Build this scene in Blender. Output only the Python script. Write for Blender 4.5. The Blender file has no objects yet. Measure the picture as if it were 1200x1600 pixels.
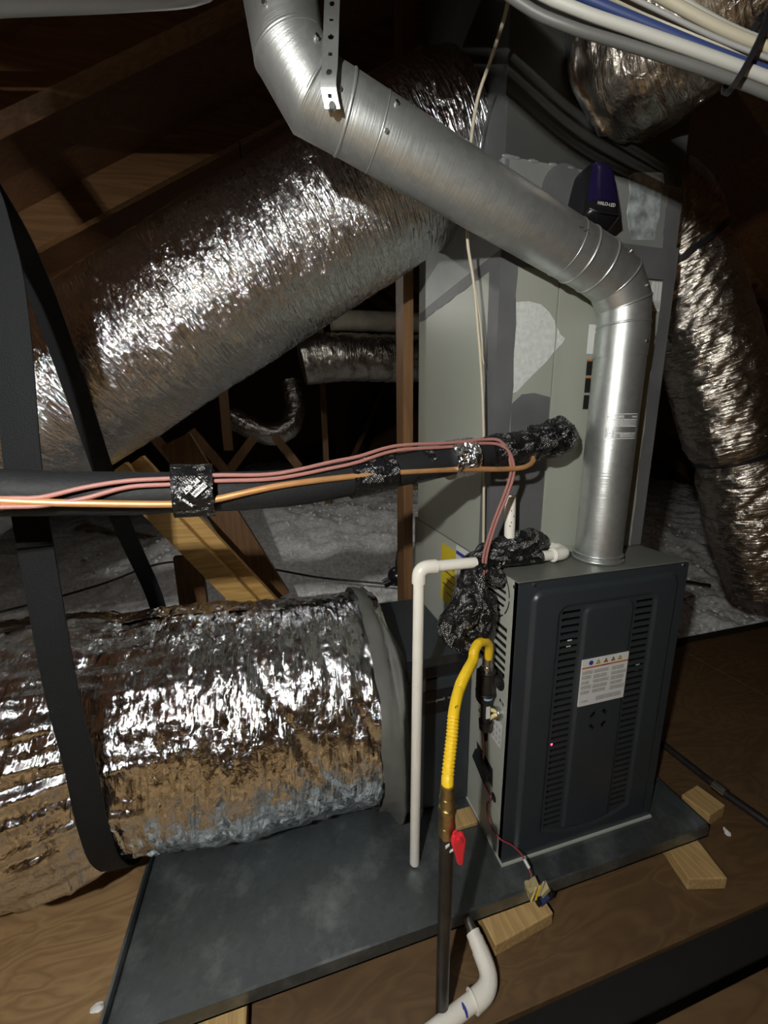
import bpy, bmesh, math, random
from mathutils import Vector, Matrix, noise
from math import sin, cos, pi, radians, sqrt
random.seed(7)
sc = bpy.context.scene
COL = sc.collection

# ------------------------------------------------------------------ camera
cd = bpy.data.cameras.new('camera'); cam = bpy.data.objects.new('camera', cd); COL.objects.link(cam)
cd.sensor_fit = 'VERTICAL'; cd.sensor_height = 36.0; cd.lens = 36.0 * 608.72 / 1600.0
cd.clip_start = 0.02; cd.clip_end = 60
YAW, PITCH, ROLL = 0.26150, 0.21183, -0.01303
fw = Vector((sin(YAW) * cos(PITCH), cos(YAW) * cos(PITCH), -sin(PITCH)))
r0 = Vector((cos(YAW), -sin(YAW), 0)); u0 = r0.cross(fw)
rr = r0 * cos(ROLL) + u0 * sin(ROLL); uu = -r0 * sin(ROLL) + u0 * cos(ROLL)
cam.matrix_world = Matrix(((rr.x, uu.x, -fw.x, -0.52329), (rr.y, uu.y, -fw.y, -0.74626),
                           (rr.z, uu.z, -fw.z, 1.18970), (0, 0, 0, 1)))
sc.camera = cam

# ------------------------------------------------------------------ world, exposure, light levels
wd = bpy.data.worlds.new('world'); sc.world = wd; wd.use_nodes = True
wd.node_tree.nodes['Background'].inputs[0].default_value = (0.30, 0.33, 0.38, 1)
wd.node_tree.nodes['Background'].inputs[1].default_value = 0.02
sc.view_settings.view_transform = 'Standard'; sc.view_settings.look = 'None'
sc.view_settings.exposure = 0.12; sc.view_settings.gamma = 1.0; sc.view_settings.use_curve_mapping = False
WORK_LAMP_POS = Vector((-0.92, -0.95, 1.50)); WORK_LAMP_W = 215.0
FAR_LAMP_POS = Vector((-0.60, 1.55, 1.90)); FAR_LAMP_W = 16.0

# ------------------------------------------------------------------ materials
def nt(name):
    m = bpy.data.materials.new(name); m.use_nodes = True
    t = m.node_tree; b = t.nodes['Principled BSDF']
    return m, t, b
def simple(name, col, rough=0.5, metal=0.0, spec=0.5, emit=None, bump=0.0, bscale=80.0, var=0.0, vscale=12.0):
    m, t, b = nt(name); N = t.nodes; Lk = t.links
    b.inputs['Base Color'].default_value = (*col, 1); b.inputs['Roughness'].default_value = rough
    b.inputs['Metallic'].default_value = metal; b.inputs['Specular IOR Level'].default_value = spec
    if emit:
        b.inputs['Emission Color'].default_value = (*emit[0], 1); b.inputs['Emission Strength'].default_value = emit[1]
    if var or bump:
        tc = N.new('ShaderNodeTexCoord')
    if var:
        n = N.new('ShaderNodeTexNoise'); n.inputs['Scale'].default_value = vscale; n.inputs['Detail'].default_value = 6
        Lk.new(tc.outputs['Object'], n.inputs['Vector'])
        cr = N.new('ShaderNodeValToRGB')
        cr.color_ramp.elements[0].position = 0.3; cr.color_ramp.elements[1].position = 0.7
        cr.color_ramp.elements[0].color = (*[c * (1 - var) for c in col], 1)
        cr.color_ramp.elements[1].color = (*[min(1, c * (1 + var)) for c in col], 1)
        Lk.new(n.outputs['Fac'], cr.inputs['Fac']); Lk.new(cr.outputs['Color'], b.inputs['Base Color'])
    if bump:
        n2 = N.new('ShaderNodeTexNoise'); n2.inputs['Scale'].default_value = bscale; n2.inputs['Detail'].default_value = 5
        Lk.new(tc.outputs['Object'], n2.inputs['Vector'])
        bp = N.new('ShaderNodeBump'); bp.inputs['Strength'].default_value = bump; bp.inputs['Distance'].default_value = 0.004
        Lk.new(n2.outputs['Fac'], bp.inputs['Height']); Lk.new(bp.outputs['Normal'], b.inputs['Normal'])
    return m

def foil(name, col=(0.82, 0.84, 0.86), rough=0.13, grid=0.3, crinkle=1.0, stretch=(60.0, 9.0), facet=0.6, fsize=(60.0, 34.0)):
    """crinkled aluminised film over a scrim; UV is in metres (u along the duct, v around it)"""
    m, t, b = nt(name); N = t.nodes; Lk = t.links
    b.inputs['Base Color'].default_value = (*col, 1); b.inputs['Metallic'].default_value = 1.0
    b.inputs['Roughness'].default_value = rough
    uv = N.new('ShaderNodeUVMap'); tc = N.new('ShaderNodeTexCoord')
    def math_(op, a, bb=None, val=None):
        x = N.new('ShaderNodeMath'); x.operation = op
        Lk.new(a, x.inputs[0])
        if bb is not None: Lk.new(bb, x.inputs[1])
        if val is not None: x.inputs[1].default_value = val
        return x.outputs[0]
    # fine crumple
    n1 = N.new('ShaderNodeTexNoise'); n1.inputs['Scale'].default_value = 38; n1.inputs['Detail'].default_value = 7
    n1.inputs['Roughness'].default_value = 0.6; n1.inputs['Distortion'].default_value = 1.2
    Lk.new(tc.outputs['Object'], n1.inputs['Vector'])
    # facets
    vo = N.new('ShaderNodeTexVoronoi'); vo.inputs['Scale'].default_value = 55; vo.feature = 'F1'
    mixv = N.new('ShaderNodeVectorMath'); mixv.operation = 'MULTIPLY_ADD'
    Lk.new(n1.outputs['Color'], mixv.inputs[0]); mixv.inputs[1].default_value = (0.05,) * 3
    Lk.new(tc.outputs['Object'], mixv.inputs[2]); Lk.new(mixv.outputs[0], vo.inputs['Vector'])
    # transverse creases
    mp = N.new('ShaderNodeMapping'); mp.inputs['Scale'].default_value = (stretch[0], stretch[1], 1)
    Lk.new(uv.outputs[0], mp.inputs['Vector'])
    n2 = N.new('ShaderNodeTexNoise'); n2.inputs['Scale'].default_value = 1.0; n2.inputs['Detail'].default_value = 5
    n2.inputs['Distortion'].default_value = 0.6
    Lk.new(mp.outputs[0], n2.inputs['Vector'])
    rid = math_('ABSOLUTE', math_('SUBTRACT', n2.outputs['Fac'], val=0.5))
    # scrim threads
    sx = N.new('ShaderNodeSeparateXYZ')
    wob = N.new('ShaderNodeVectorMath'); wob.operation = 'MULTIPLY_ADD'
    n3 = N.new('ShaderNodeTexNoise'); n3.inputs['Scale'].default_value = 5; Lk.new(uv.outputs[0], n3.inputs['Vector'])
    Lk.new(n3.outputs['Color'], wob.inputs[0]); wob.inputs[1].default_value = (0.02, 0.02, 0)
    Lk.new(uv.outputs[0], wob.inputs[2]); Lk.new(wob.outputs[0], sx.inputs[0])
    def thread(o, sp):
        f = math_('FRACT', math_('DIVIDE', o, val=sp))
        return math_('POWER', math_('MULTIPLY', math_('ABSOLUTE', math_('SUBTRACT', f, val=0.5)), val=2.0), val=6.0)
    g = math_('MAXIMUM', thread(sx.outputs[0], 0.0125), math_('MULTIPLY', thread(sx.outputs[1], 0.0125), val=0.35))
    mp4 = N.new('ShaderNodeMapping'); mp4.inputs['Scale'].default_value = (stretch[0] * 2.6, stretch[1] * 3.0, 1)
    Lk.new(uv.outputs[0], mp4.inputs['Vector'])
    n4 = N.new('ShaderNodeTexNoise'); n4.inputs['Scale'].default_value = 1.0; n4.inputs['Detail'].default_value = 3
    Lk.new(mp4.outputs[0], n4.inputs['Vector'])
    h = math_('ADD', math_('MULTIPLY', n1.outputs['Fac'], val=0.15 * crinkle), math_('MULTIPLY', vo.outputs['Distance'], val=0.13 * crinkle))
    h = math_('ADD', h, math_('MULTIPLY', rid, val=-1.1 * crinkle))
    h = math_('ADD', h, math_('MULTIPLY', n4.outputs['Fac'], val=0.42 * crinkle))
    # flat facets of crumpled film: every cell gets its own tilt
    for k, (fs, wgt) in enumerate(((1.0, 1.0), (2.3, 0.40))):
        mf = N.new('ShaderNodeMapping'); mf.inputs['Scale'].default_value = (fsize[0] * fs, fsize[1] * fs, 1); mf.inputs['Rotation'].default_value = (0, 0, 0.35 * k)
        Lk.new(uv.outputs[0], mf.inputs['Vector'])
        nd = N.new('ShaderNodeTexNoise'); nd.inputs['Scale'].default_value = 0.7; nd.inputs['Detail'].default_value = 2; Lk.new(mf.outputs[0], nd.inputs['Vector'])
        ds = N.new('ShaderNodeVectorMath'); ds.operation = 'MULTIPLY_ADD'; ds.inputs[1].default_value = (1.1, 1.1, 0); Lk.new(nd.outputs['Color'], ds.inputs[0]); Lk.new(mf.outputs[0], ds.inputs[2])
        vf = N.new('ShaderNodeTexVoronoi'); vf.voronoi_dimensions = '2D'; vf.inputs['Scale'].default_value = 1.0; Lk.new(ds.outputs[0], vf.inputs['Vector'])
        df = N.new('ShaderNodeVectorMath'); df.operation = 'SUBTRACT'; Lk.new(ds.outputs[0], df.inputs[0]); Lk.new(vf.outputs['Position'], df.inputs[1])
        cc = N.new('ShaderNodeVectorMath'); cc.operation = 'SUBTRACT'; Lk.new(vf.outputs['Color'], cc.inputs[0]); cc.inputs[1].default_value = (0.5, 0.5, 0.5)
        dt = N.new('ShaderNodeVectorMath'); dt.operation = 'DOT_PRODUCT'; Lk.new(df.outputs[0], dt.inputs[0]); Lk.new(cc.outputs[0], dt.inputs[1])
        h = math_('ADD', h, math_('MULTIPLY', dt.outputs['Value'], val=facet * wgt))
    h = math_('ADD', h, math_('MULTIPLY', g, val=grid * 0.3))
    bp = N.new('ShaderNodeBump'); bp.inputs['Strength'].default_value = 0.9; bp.inputs['Distance'].default_value = 0.0085
    Lk.new(h, bp.inputs['Height']); Lk.new(bp.outputs['Normal'], b.inputs['Normal'])
    return m

def galv(name, col, rough=0.35, spangle=0.25, stain=0.0, scale=9.0, brush=0.0, metal=0.9):
    """galvanised sheet: spangle plus white zinc bloom"""
    m, t, b = nt(name); N = t.nodes; Lk = t.links
    b.inputs['Metallic'].default_value = metal; b.inputs['Roughness'].default_value = rough
    tc = N.new('ShaderNodeTexCoord')
    vo = N.new('ShaderNodeTexVoronoi'); vo.inputs['Scale'].default_value = 70
    Lk.new(tc.outputs['Object'], vo.inputs['Vector'])
    n = N.new('ShaderNodeTexNoise'); n.inputs['Scale'].default_value = scale; n.inputs['Detail'].default_value = 8
    n.inputs['Roughness'].default_value = 0.65; Lk.new(tc.outputs['Object'], n.inputs['Vector'])
    mx = N.new('ShaderNodeMix'); mx.data_type = 'RGBA'; mx.blend_type = 'MULTIPLY'; mx.inputs[0].default_value = spangle
    mx.inputs[6].default_value = (*col, 1); Lk.new(vo.outputs['Color'], mx.inputs[7])
    bw = N.new('ShaderNodeRGBToBW'); Lk.new(vo.outputs['Color'], bw.inputs[0]); Lk.new(bw.outputs[0], mx.inputs[7])
    cr = N.new('ShaderNodeValToRGB'); cr.color_ramp.elements[0].position = 0.52; cr.color_ramp.elements[1].position = 0.72
    Lk.new(n.outputs['Fac'], cr.inputs['Fac'])
    m2 = N.new('ShaderNodeMix'); m2.data_type = 'RGBA'
    ml = N.new('ShaderNodeMath'); ml.operation = 'MULTIPLY'; ml.inputs[1].default_value = stain
    Lk.new(cr.outputs['Color'], ml.inputs[0]); Lk.new(ml.outputs[0], m2.inputs[0])
    Lk.new(mx.outputs[2], m2.inputs[6]); m2.inputs[7].default_value = (0.62, 0.66, 0.66, 1)
    Lk.new(m2.outputs[2], b.inputs['Base Color'])
    if brush:
        uv = N.new('ShaderNodeUVMap'); mb = N.new('ShaderNodeMapping'); mb.inputs['Scale'].default_value = (420, 10, 1); Lk.new(uv.outputs[0], mb.inputs['Vector'])
        nb = N.new('ShaderNodeTexNoise'); nb.inputs['Scale'].default_value = 1.0; nb.inputs['Detail'].default_value = 5; Lk.new(mb.outputs[0], nb.inputs['Vector'])
        bp = N.new('ShaderNodeBump'); bp.inputs['Strength'].default_value = brush; bp.inputs['Distance'].default_value = 0.004
        Lk.new(nb.outputs['Fac'], bp.inputs['Height']); Lk.new(bp.outputs['Normal'], b.inputs['Normal'])
    mr = N.new('ShaderNodeMapRange'); mr.inputs[3].default_value = rough - 0.06; mr.inputs[4].default_value = rough + 0.16
    Lk.new(n.outputs['Fac'], mr.inputs[0]); Lk.new(mr.outputs[0], b.inputs['Roughness'])
    return m

def wood(name, c1, c2, axis=0, scale=1.0, rough=0.65, ply=False):
    m, t, b = nt(name); N = t.nodes; Lk = t.links
    tc = N.new('ShaderNodeTexCoord'); mp = N.new('ShaderNodeMapping')
    s = [14.0 * scale] * 3; s[axis] = 1.1 * scale
    if ply: s = [3.2, 9.0, 9.0]
    mp.inputs['Scale'].default_value = s; Lk.new(tc.outputs['Object'], mp.inputs['Vector'])
    n = N.new('ShaderNodeTexNoise'); n.inputs['Scale'].default_value = 1.0; n.inputs['Detail'].default_value = 3
    n.inputs['Distortion'].default_value = 0.8 if ply else 0.3; Lk.new(mp.outputs[0], n.inputs['Vector'])
    w = N.new('ShaderNodeMath'); w.operation = 'MULTIPLY'; w.inputs[1].default_value = 9.0 if ply else 7.0
    Lk.new(n.outputs['Fac'], w.inputs[0])
    f = N.new('ShaderNodeMath'); f.operation = 'PINGPONG'; f.inputs[1].default_value = 0.5; Lk.new(w.outputs[0], f.inputs[0])
    n2 = N.new('ShaderNodeTexNoise'); n2.inputs['Scale'].default_value = 3.0; n2.inputs['Detail'].default_value = 8
    Lk.new(tc.outputs['Object'], n2.inputs['Vector'])
    ad = N.new('ShaderNodeMath'); ad.operation = 'MULTIPLY_ADD'; ad.inputs[1].default_value = 1.0
    Lk.new(f.outputs[0], ad.inputs[0]); 
    n3 = N.new('ShaderNodeMath'); n3.operation = 'MULTIPLY'; n3.inputs[1].default_value = 0.6; Lk.new(n2.outputs['Fac'], n3.inputs[0])
    Lk.new(n3.outputs[0], ad.inputs[2])
    cr = N.new('ShaderNodeValToRGB'); cr.color_ramp.elements[0].position = 0.15; cr.color_ramp.elements[1].position = 0.85
    cr.color_ramp.elements[0].color = (*c1, 1); cr.color_ramp.elements[1].color = (*c2, 1)
    Lk.new(ad.outputs[0], cr.inputs['Fac']); Lk.new(cr.outputs['Color'], b.inputs['Base Color'])
    b.inputs['Roughness'].default_value = rough
    bp = N.new('ShaderNodeBump'); bp.inputs['Strength'].default_value = 0.25; bp.inputs['Distance'].default_value = 0.002
    Lk.new(ad.outputs[0], bp.inputs['Height']); Lk.new(bp.outputs['Normal'], b.inputs['Normal'])
    return m

def printed_tape(name, amount=0.5, bump=1.0):
    """glossy black film tape with slanted white print; UV in metres"""
    m, t, b = nt(name); N = t.nodes; Lk = t.links
    uv = N.new('ShaderNodeUVMap'); tc = N.new('ShaderNodeTexCoord')
    mp = N.new('ShaderNodeMapping'); mp.inputs['Rotation'].default_value = (0, 0, radians(38))
    Lk.new(uv.outputs[0], mp.inputs['Vector'])
    br = N.new('ShaderNodeTexBrick'); br.inputs['Scale'].default_value = 1.0
    br.inputs['Brick Width'].default_value = 0.0036; br.inputs['Row Height'].default_value = 0.0078
    br.inputs['Mortar Size'].default_value = 0.0009; br.inputs['Color1'].default_value = (1, 1, 1, 1)
    br.inputs['Color2'].default_value = (0.25, 0.25, 0.25, 1); br.inputs['Mortar'].default_value = (0, 0, 0, 1)
    Lk.new(mp.outputs[0], br.inputs['Vector'])
    mp2 = N.new('ShaderNodeMapping'); mp2.inputs['Scale'].default_value = (24, 62, 1); mp2.inputs['Rotation'].default_value = (0, 0, radians(38))
    Lk.new(uv.outputs[0], mp2.inputs['Vector'])
    n = N.new('ShaderNodeTexNoise'); n.inputs['Scale'].default_value = 1.0; n.inputs['Detail'].default_value = 1
    Lk.new(mp2.outputs[0], n.inputs['Vector'])
    gt = N.new('ShaderNodeMath'); gt.operation = 'GREATER_THAN'; gt.inputs[1].default_value = 0.66 - 0.2 * amount
    Lk.new(n.outputs['Fac'], gt.inputs[0])
    nf = N.new('ShaderNodeTexNoise'); nf.inputs['Scale'].default_value = 520; Lk.new(uv.outputs[0], nf.inputs['Vector'])
    g2 = N.new('ShaderNodeMath'); g2.operation = 'GREATER_THAN'; g2.inputs[1].default_value = 0.46; Lk.new(nf.outputs['Fac'], g2.inputs[0])
    mu = N.new('ShaderNodeMath'); mu.operation = 'MULTIPLY'; Lk.new(gt.outputs[0], mu.inputs[0]); Lk.new(g2.outputs[0], mu.inputs[1])
    mu2 = N.new('ShaderNodeMath'); mu2.operation = 'MULTIPLY'; Lk.new(mu.outputs[0], mu2.inputs[0]); Lk.new(br.outputs['Color'], mu2.inputs[1])
    mx = N.new('ShaderNodeMix'); mx.data_type = 'RGBA'; mx.inputs[6].default_value = (0.008, 0.008, 0.009, 1); mx.inputs[7].default_value = (0.55, 0.55, 0.53, 1)
    Lk.new(mu2.outputs[0], mx.inputs[0]); Lk.new(mx.outputs[2], b.inputs['Base Color'])
    b.inputs['Roughness'].default_value = 0.22
    n1 = N.new('ShaderNodeTexNoise'); n1.inputs['Scale'].default_value = 70; n1.inputs['Detail'].default_value = 4; n1.inputs['Distortion'].default_value = 1.5
    Lk.new(tc.outputs['Object'], n1.inputs['Vector'])
    bp = N.new('ShaderNodeBump'); bp.inputs['Strength'].default_value = 0.8 * bump; bp.inputs['Distance'].default_value = 0.006
    Lk.new(n1.outputs['Fac'], bp.inputs['Height']); Lk.new(bp.outputs['Normal'], b.inputs['Normal'])
    return m

def print_lines(name, paper, ink, lw=0.03, rows=0.006, cover=0.55, metal=0.0):
    """small print: broken rows of ink on paper, object coordinates through UV in metres"""
    m, t, b = nt(name); N = t.nodes; Lk = t.links
    uv = N.new('ShaderNodeUVMap')
    br = N.new('ShaderNodeTexBrick'); br.inputs['Scale'].default_value = 1.0
    br.inputs['Brick Width'].default_value = lw; br.inputs['Row Height'].default_value = rows
    br.inputs['Mortar Size'].default_value = rows * 0.26; br.inputs['Mortar Smooth'].default_value = 0.0
    Lk.new(uv.outputs[0], br.inputs['Vector'])
    nz = N.new('ShaderNodeTexNoise'); nz.inputs['Scale'].default_value = 900; Lk.new(uv.outputs[0], nz.inputs['Vector'])
    gt = N.new('ShaderNodeMath'); gt.operation = 'GREATER_THAN'; gt.inputs[1].default_value = 1 - cover; Lk.new(nz.outputs['Fac'], gt.inputs[0])
    iv = N.new('ShaderNodeMath'); iv.operation = 'SUBTRACT'; iv.inputs[0].default_value = 1.0; Lk.new(br.outputs['Fac'], iv.inputs[1])
    mu = N.new('ShaderNodeMath'); mu.operation = 'MULTIPLY'; Lk.new(iv.outputs[0], mu.inputs[0]); Lk.new(gt.outputs[0], mu.inputs[1])
    mx = N.new('ShaderNodeMix'); mx.data_type = 'RGBA'; mx.inputs[6].default_value = (*paper, 1); mx.inputs[7].default_value = (*ink, 1)
    Lk.new(mu.outputs[0], mx.inputs[0]); Lk.new(mx.outputs[2], b.inputs['Base Color'])
    b.inputs['Roughness'].default_value = 0.45; b.inputs['Metallic'].default_value = metal
    return m

M = {}
M['foil'] = foil('foil_duct_jacket', facet=0.55, crinkle=1.15, fsize=(85.0, 45.0))
M['foil_lower'] = foil('foil_duct_jacket_loose', rough=0.13, grid=0.10, crinkle=0.9, stretch=(34.0, 5.0), facet=1.15, fsize=(48.0, 26.0))
M['foil_dull'] = foil('foil_duct_jacket_dull', col=(0.62, 0.58, 0.52), rough=0.27, grid=0.1, crinkle=1.1, stretch=(45.0, 5.0))
M['foil_tape'] = foil('foil_tape', col=(0.8, 0.82, 0.84), rough=0.2, grid=0.0, crinkle=0.8, facet=1.6, fsize=(130.0, 100.0))
M['plenum_foil'] = simple('smeared_foil_tape', (0.42, 0.47, 0.48), 0.35, 0.25, var=0.55, vscale=38, bump=0.3, bscale=60)
M['flue'] = galv('galvanised_flue', (0.64, 0.67, 0.66), rough=0.33, spangle=0.15, stain=0.12, brush=0.14, metal=0.86)
M['pan'] = galv('galvanised_pan', (0.20, 0.225, 0.232), rough=0.42, spangle=0.2, stain=0.5, scale=5.0)
M['light_patch'] = simple('painted_light_pool', (0.66, 0.70, 0.68), 0.5, 0.1, var=0.12, vscale=90)  # pale colour of the light pool painted on the coil case
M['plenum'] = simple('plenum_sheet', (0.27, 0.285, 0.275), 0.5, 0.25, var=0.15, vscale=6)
M['plenum_upper'] = simple('dark_plenum_upper', (0.055, 0.058, 0.056), 0.6, 0.0, var=0.2, vscale=6)
M['coil'] = simple('coil_case_paint', (0.335, 0.355, 0.305), 0.42, 0.0, var=0.05, vscale=3, bump=0.04, bscale=300)
M['duct_tape'] = simple('grey_mastic_tape', (0.115, 0.118, 0.122), 0.5, 0.0, var=0.18, vscale=9, bump=0.2, bscale=60)
M['door'] = simple('slate_door_paint', (0.030, 0.037, 0.043), 0.36, 0.0, bump=0.05, bscale=500)
M['cabinet'] = simple('furnace_cabinet_paint', (0.44, 0.46, 0.41), 0.45, 0.0, var=0.05, vscale=3)
M['cabinet_top'] = simple('furnace_top_sheet', (0.20, 0.205, 0.185), 0.45, 0.3, var=0.12, vscale=8)
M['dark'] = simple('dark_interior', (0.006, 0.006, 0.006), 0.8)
M['black'] = simple('black_plastic', (0.010, 0.010, 0.012), 0.28)
M['foam'] = simple('black_pipe_foam', (0.014, 0.015, 0.016), 0.62, bump=0.25, bscale=160)
M['foam'].node_tree.nodes['Principled BSDF'].inputs['Specular IOR Level'].default_value = 0.25
M['strap'] = simple('black_strap_webbing', (0.007, 0.008, 0.009), 0.7, spec=0.2, bump=0.3, bscale=400)
M['tape'] = printed_tape('printed_black_tape', 0.6)
M['tape_wad'] = printed_tape('crumpled_black_tape', 0.58, bump=1.3)
M['tape_plain'] = simple('black_electrical_tape', (0.009, 0.009, 0.01), 0.2, bump=0.15, bscale=90)
M['pvc'] = simple('white_pvc', (0.88, 0.85, 0.77), 0.34, var=0.05, vscale=14)
M['copper'] = simple('copper_tube', (0.80, 0.42, 0.18), 0.42, 0.6, var=0.12, vscale=25)
M['pink'] = simple('brown_pink_wire', (0.36, 0.165, 0.145), 0.5)
M['cream_wire'] = simple('cream_wire', (0.50, 0.45, 0.34), 0.5)
M['cream_cable'] = simple('cream_cable', (0.36, 0.33, 0.25), 0.5)
M['dark_cable'] = simple('dark_grey_cable', (0.10, 0.10, 0.095), 0.5)
M['grey_wire'] = simple('grey_white_cable', (0.26, 0.26, 0.25), 0.5)
M['white_wire'] = simple('white_cable', (0.38, 0.38, 0.35), 0.5)
M['blue_wire'] = simple('blue_cable', (0.025, 0.042, 0.13), 0.45)
M['yellow'] = simple('yellow_coating', (0.85, 0.56, 0.02), 0.38)
M['yellow_wire'] = simple('pale_yellow_cable', (0.72, 0.62, 0.30), 0.45)
M['brass'] = simple('weathered_brass', (0.42, 0.35, 0.20), 0.38, 1.0, var=0.3, vscale=60)
M['steel'] = simple('plated_steel', (0.55, 0.56, 0.55), 0.3, 1.0)
M['iron'] = simple('black_iron', (0.035, 0.032, 0.030), 0.42, 0.5, var=0.3, vscale=30)
M['red'] = simple('red_handle', (0.62, 0.025, 0.035), 0.35)
M['red_wire'] = simple('red_wire', (0.30, 0.03, 0.05), 0.45)
M['blue_print'] = simple('blue_ink', (0.03, 0.05, 0.30), 0.5)
M['light_blue'] = simple('light_blue_ring', (0.30, 0.48, 0.75), 0.4)
M['white'] = simple('white_label', (0.72, 0.73, 0.72), 0.45)
M['grey_ink'] = simple('grey_ink', (0.25, 0.25, 0.25), 0.5)
M['black_ink'] = simple('black_ink', (0.015, 0.015, 0.015), 0.5)
M['orange_ink'] = simple('orange_ink', (0.55, 0.16, 0.03), 0.5)
M['yellow_ink'] = simple('yellow_label', (0.72, 0.56, 0.03), 0.5)
M['print'] = print_lines('small_print_on_white', (0.70, 0.71, 0.70), (0.16, 0.16, 0.16), 0.05, 0.0032, 0.62)
M['print_metal'] = print_lines('white_print_on_metal', (0.50, 0.52, 0.51), (0.85, 0.86, 0.85), 0.06, 0.0045, 0.6, metal=0.5)
M['purple'] = simple('dark_violet_plastic', (0.012, 0.008, 0.042), 0.25)
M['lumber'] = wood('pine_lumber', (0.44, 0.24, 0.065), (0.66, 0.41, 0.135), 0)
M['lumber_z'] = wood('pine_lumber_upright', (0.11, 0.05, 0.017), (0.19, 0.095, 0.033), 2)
M['block'] = wood('pine_block', (0.36, 0.22, 0.085), (0.56, 0.38, 0.16), 1, 2.0)
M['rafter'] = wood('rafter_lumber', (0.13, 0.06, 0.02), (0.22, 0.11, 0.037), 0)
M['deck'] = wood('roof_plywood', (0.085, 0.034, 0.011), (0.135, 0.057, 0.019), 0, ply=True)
M['gold_ply'] = wood('newer_plywood', (0.26, 0.15, 0.06), (0.42, 0.27, 0.12), 0, ply=True)
M['old_ply'] = wood('old_dark_plywood', (0.075, 0.04, 0.016), (0.13, 0.075, 0.03), 0, ply=True)
M['ply'] = wood('floor_plywood', (0.19, 0.112, 0.048), (0.34, 0.215, 0.10), 0, ply=True)
M['insul'] = simple('blown_insulation', (0.86, 0.85, 0.82), 0.95, bump=1.0, bscale=70, var=0.3, vscale=40)
M['drywall'] = simple('shade_dark_drywall', (0.012, 0.010, 0.008), 0.9)  # near black: the shade inside the floor gap is put into the colour
M['lead'] = simple('lamp_bulb_glass', (0.9, 0.9, 0.88), 0.3, emit=((1, 0.97, 0.92), 30))
M['shade'] = simple('added_shade_metal', (0.5, 0.5, 0.5), 0.35, 1.0)
M['led_red'] = simple('red_led', (0.5, 0.0, 0.02), 0.3, emit=((1.0, 0.03, 0.10), 9))

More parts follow.
